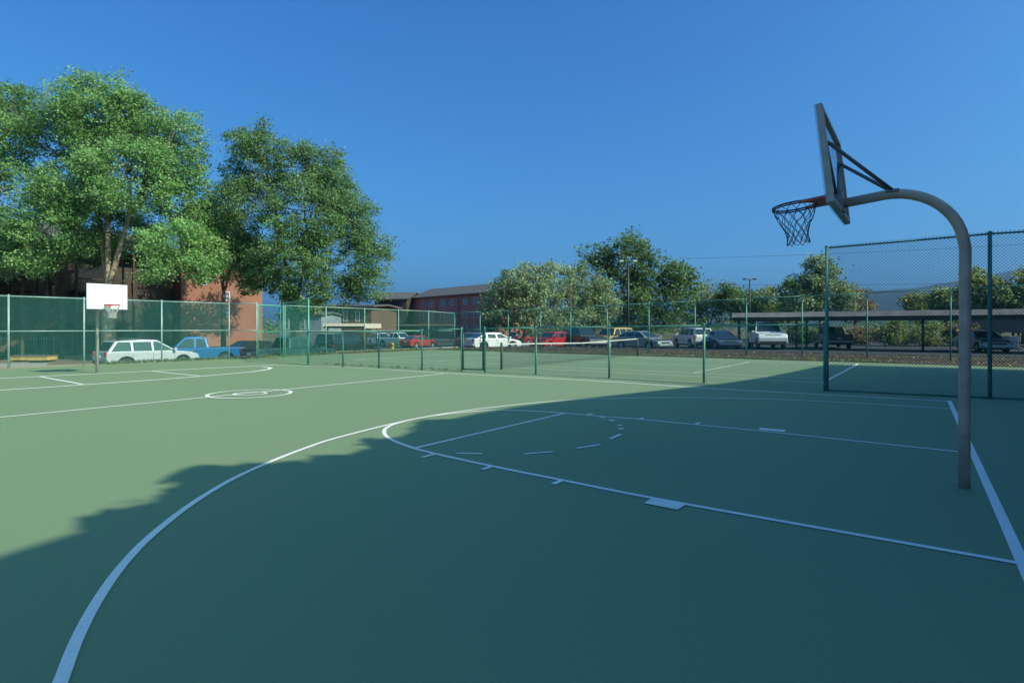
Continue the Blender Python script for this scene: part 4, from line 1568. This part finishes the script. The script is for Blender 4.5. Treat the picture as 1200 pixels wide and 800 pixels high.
# ------------------------------------------------------------------ carports
def carport(label, p, rz, ln, D, zb, hf, posts, mf, mp, name='carport', roofm=None):
    t = thing(name, label, 'carport', (*p, 0), rz, None)
    gz = lotz(*AB(p))
    mb = MB()
    mb.box(.05, ln - .05, .05, D - .05, zb + hf * .45, zb + hf * .55)
    mb.build('roof', roofm or M_roof, t)
    mb = MB()
    z0, z1 = zb + hf * .42, zb + hf
    mb.add([(0, -.16, z0), (ln, -.16, z0), (ln, .02, z1), (0, .02, z1), (0, .046, z0), (ln, .046, z0), (ln, .046, z1), (0, .046, z1)],
           [(0, 1, 2, 3), (7, 6, 5, 4), (0, 4, 5, 1), (1, 5, 6, 2), (2, 6, 7, 3), (3, 7, 4, 0)])
    mb.box(0, ln, D - .046, D + .03, zb, zb + hf)
    mb.box(-.03, .046, .05, D - .05, zb, zb + hf)
    mb.box(ln - .046, ln + .03, .05, D - .05, zb, zb + hf)
    mb.build('fascia', mf, t)
    mb = MB()
    mb.box(.06, ln - .06, -.02, .044, zb, zb + hf * .415)
    mb.build('edge_beam', mp, t)
    mb = MB()
    for x in np.arange(.8, ln, 3.):
        mb.box(x - .05, x + .05, .05, D - .05, zb + .02, zb + hf * .44)
    mb.build('beam', mp, t)
    for x in posts:
        mb = MB()
        mb.tube([(x, .35, gz), (x, .35, zb + hf * .44)], .07, 8)
        mb.build('post', mp, t)
        mb = MB()
        mb.tube([(x, D - .6, gz), (x, D - .6, zb + hf * .44)], .07, 8)
        mb.build('post', mp, t)
    return t


ang_nL = math.atan2(-L[1], -L[0])
M_cf = mat('weathered_fascia', (.36, .30, .26), .8, var=.2, scale=1.5)
M_cp = mat('black_steel_post', (.03, .032, .035), .5)
carport('long dark carport at right behind the tennis court', at(858, 46.2), ang_nL, 34., 5.6, 2.16, .62, (.4, 4.6, 12.4, 19., 25., 31.), M_cf, M_cp)
carport('pale beige carport beam behind the dark green ash', at(379, 60), math.atan2(-.12, .99), 4.4, 5., 1.55, .5, (.3, 4.1), mat('beige_fascia', (.55, .47, .38), .7), M_cp)
carport('low dark carport in front of the deep red brick block', at(440, 92), math.atan2(-.1, .99), 12.4, 5., 1.75, .4, (.5, 4., 8., 12.), M_fascia, M_cp)
# store shed at the right
t = thing('storage_shed', 'brown timber fronted shed at the right edge beyond the carport', 'shed', (*at(1142, 52), -.05), ang_nL)
mb = MB()
mb.box(0, 9, 0, 4, 1.25, 2.75)
mb.build('wall', mat('grey_brown_boards', (.16, .12, .105), .8, var=.25, scale=1.), t)
mb = MB()
for x in (.1, 3, 6, 8.9):
    for y in (.1, 3.9):
        mb.box(x - .08, x + .08, y - .08, y + .08, 0, 1.248)
mb.build('post', M_cp, t)
mb = MB()
mb.box(-.3, 9.3, -.4, 4.4, 2.753, 2.9)
mb.build('roof', M_roof, t)
t = thing('utility_cabinet', 'pale grey utility cabinet under the shed at the right edge', 'cabinet', (*at(1184, 44), -.04), ang_nL)
mb = MB()
mb.box(-.5, .5, 0, .6, .12, 1.0)
bd = mb.build('body', mat('pale_grey_enamel', (.42, .43, .42), .5), t, .02)
mb = MB()
mb.box(-.46, -.01, -.012, -.002, .18, .94)
mb.box(.01, .46, -.012, -.002, .18, .94)
mb.build('door', mat('pale_grey_enamel', (.42, .43, .42), .5), t)
mb = MB()
mb.box(-.55, .55, -.05, .65, 0, .118)
mb.build('plinth', M_conc, t)


# ------------------------------------------------------------------ poles and wires
def pole(name, label, u, y, top_v, cat, heads, r=.11, m=None):
    x, _ = at(u, y)
    H = CAM_H + (384 - top_v) * y / FPX + .7
    t = thing(name, label, cat, (x, y, -.7), 0)
    mb = MB()
    mb.tube([(0, 0, 0), (0, 0, H)], [r, r * .75], 10)
    mb.build('pole', m or M_cp, t)
    if heads:
        mb = MB()
        for sx in heads:
            mb.tube([(0, 0, H - .08), (sx * .5, 0, H - .02)], .04, 6)
        if heads:
            mb.build('arm', M_cp, t)
        for sx in heads:
            mb = MB()
            mb.box(sx * .5 - .2 + .2 * sx, sx * .5 + .2 + .2 * sx, -.18, .18, H - .1, H + .1)
            mb.build('lamp_head', M_cp if name == 'floodlight' else mat('pale_lamp_head', (.5, .48, .42), .5), t, .03)
    return t, H


pole('street_lamp', 'dark lamp post with pale twin heads before the tall dark tree', 736, 60, 306, 'lamp', (-1, 1), .14)
pole('utility_pole', 'bare brown timber pole rising from the olive tree', 668.5, 62, 334, 'pole', (), .11, mat('brown_timber_pole', (.09, .06, .045), .9))
pole('floodlight', 'small twin headed floodlight pole against the sky at right', 878.5, 80, 327, 'floodlight', (-1, 1), .12)
for k, (u0, v0, u1, v1, y0, y1, lab) in enumerate(((797, 303, 1330, 278, 110, 90, 'upper overhead wire sagging across the sky at right'), (800, 333, 1330, 327, 110, 96, 'lower overhead wire just above the treetops at right'))):
    mb = MB()
    pts = []
    for i in range(15):
        f = i / 14
        y = y0 + (y1 - y0) * f
        u, v = u0 + (u1 - u0) * f, v0 + (v1 - v0) * f + 6 * 4 * f * (1 - f) * .5
        pts.append(((u - 600) / FPX * y, y, CAM_H + (384 - v) * y / FPX))
    mb.tube(pts, .022, 5)
    tag(mb.build('overhead_wire', M_black), lab, 'wire', 'overhead wires')

# ------------------------------------------------------------------ small things by the left fence
x0, y0 = at(40, 37.5)
t = thing('timber_box', 'low yellow painted timber box on the pavement at far left', 'box', (x0, y0, -.6), ANG_T - .9)
mb = MB()
mb.box(-1.15, 1.15, -.45, .45, .12, .36)
mb.build('box_side', mat('yellow_timber', (.55, .34, .09), .7, var=.25, scale=4), t, .02)
mb = MB()
mb.box(-1.2, 1.2, -.5, .5, .363, .42)
mb.build('lid', mat('grey_brown_lid', (.17, .13, .09), .8, var=.2), t, .015)
mb = MB()
for x in (-.9, .9):
    mb.box(x - .12, x + .12, -.4, .4, 0, .119)
mb.build('skid', M_wood, t)
# picket fence
pf = [at(u, y) for u, y in ((-60, 41), (66, 46))]
t = thing('picket_fence', 'pale metal picket fence at far left before the timber block', 'fence', (*pf[0], -.62), 0)
q = np.array(pf[1]) - np.array(pf[0])
ln = np.hypot(*q)
q = q / ln
mb = MB()
rr_ = MB()
for s in np.arange(0, ln, .16):
    mb.tube([(q[0] * s, q[1] * s, .05), (q[0] * s, q[1] * s, 1.5)], .016, 5)
mb.build('picket', M_galv, t)
for zz in (.2, 1.35):
    rr_.tube([(0, 0, zz), (q[0] * ln, q[1] * ln, zz)], .022, 6)
rr_.build('rail', M_galv, t)
# hydrant
x0, y0 = at(460, 56)
t = thing('fire_hydrant', 'small yellow fire hydrant on the soil beyond the tennis fence', 'hydrant', (x0, y0, lotz(*AB((x0, y0))) + .08))
M_hyd = mat('yellow_hydrant_paint', (.70, .42, .03), .5)
mb = MB()
mb.tube([(0, 0, 0), (0, 0, .06), (0, 0, .061), (0, 0, .55), (0, 0, .551), (0, 0, .6), (0, 0, .68), (0, 0, .74)], [.17, .17, .11, .11, .15, .15, .10, .03], 14)
mb.build('barrel', M_hyd, t)
for s in (-1, 1):
    mb = MB()
    mb.tube([(s * .08, 0, .42), (s * .19, 0, .42)], .06, 8)
    mb.build('outlet_cap', M_hyd, t)
# short dark post with rail at far left
t = thing('bollard', 'short dark steel post on the pavement at far left', 'bollard', (*at(10.5, 31), -.62))
mb = MB()
mb.tube([(0, 0, -.05), (0, 0, 1.75), (0, 0, 1.8)], [.045, .045, .02], 10)
mb.build('post', M_cp, t)
mb = MB()
mb.tube([(0, 0, -.05), (0, 0, .05)], .09, 10)
mb.build('foot', M_cp, t)

# ------------------------------------------------------------------ mountains
def mountains():
    prof = [(700, 384), (900, 372), (960, 362), (1005, 350), (1022, 342), (1040, 340), (1060, 337), (1085, 334), (1110, 333), (1135, 328), (1160, 323), (1200, 315), (1260, 306), (1330, 300), (1450, 312), (1650, 330), (2000, 372), (2300, 384)]
    y0 = 4200.
    us = np.linspace(700, 2300, 200)
    base = np.interp(us, [p[0] for p in prof], [p[1] for p in prof])
    nd = 40
    rnd = RNG.normal
    ph = RNG.uniform(0, 6.28, 12)
    vs, fs = [], []
    for j in range(nd):
        f = j / (nd - 1)                     # 0 front foot .. ridge at .55 .. back foot
        for i, u in enumerate(us):
            x = (u - 600) / FPX * y0
            hmax = (384 - base[i]) / FPX * y0
            prof_d = math.sin(min(1, f / .6) * math.pi / 2) ** 1.3 if f < .6 else math.cos((f - .6) / .4 * math.pi / 2)
            nz = 0
            for k in range(6):
                fr = .0022 * 1.9 ** k
                nz += .5 ** k * math.sin(x * fr + ph[k] + 2.5 * f * (k + 1)) * math.cos(f * 9 * 1.7 ** k + ph[k + 6] + x * fr * .6)
            ridge = 1 - abs(nz) * .5
            hgt = hmax * prof_d * (.82 + .18 * ridge) + 12 * nz * prof_d * (1 if f < .55 else .6) * min(1, hmax / 120)
            vs.append((x, y0 - 900 + 2200 * f, max(-1, hgt) + (-2 if f in (0, 1) else 0)))
    n = len(us)
    for j in range(nd - 1):
        for i in range(n - 1):
            fs.append((j * n + i, j * n + i + 1, (j + 1) * n + i + 1, (j + 1) * n + i))
    mb = MB()
    mb.add(vs, fs, True)
    o = mb.build('mountains', ground_mat('mountain_scrub', (.012, .020, .017), (.022, .030, .022), (.04, .042, .03), .004, .03, bump=.0), fix=False)
    struct(o)


mountains()

# ------------------------------------------------------------------ air
mb = MB()
mb.box(-5600, 5600, -600, 5900, -4, 640)
hz_ = bpy.data.materials.new('air')
hz_.use_nodes = True
nt = hz_.node_tree
nt.nodes.remove(nt.nodes['Principled BSDF'])
pv = nt.nodes.new('ShaderNodeVolumePrincipled')
pv.inputs['Color'].default_value = (.32, .60, 1., 1)
pv.inputs['Density'].default_value = .00008
pv.inputs['Anisotropy'].default_value = .2
nt.links.new(pv.outputs[0], nt.nodes['Material Output'].inputs['Volume'])
struct(mb.build('haze', hz_), 'stuff')
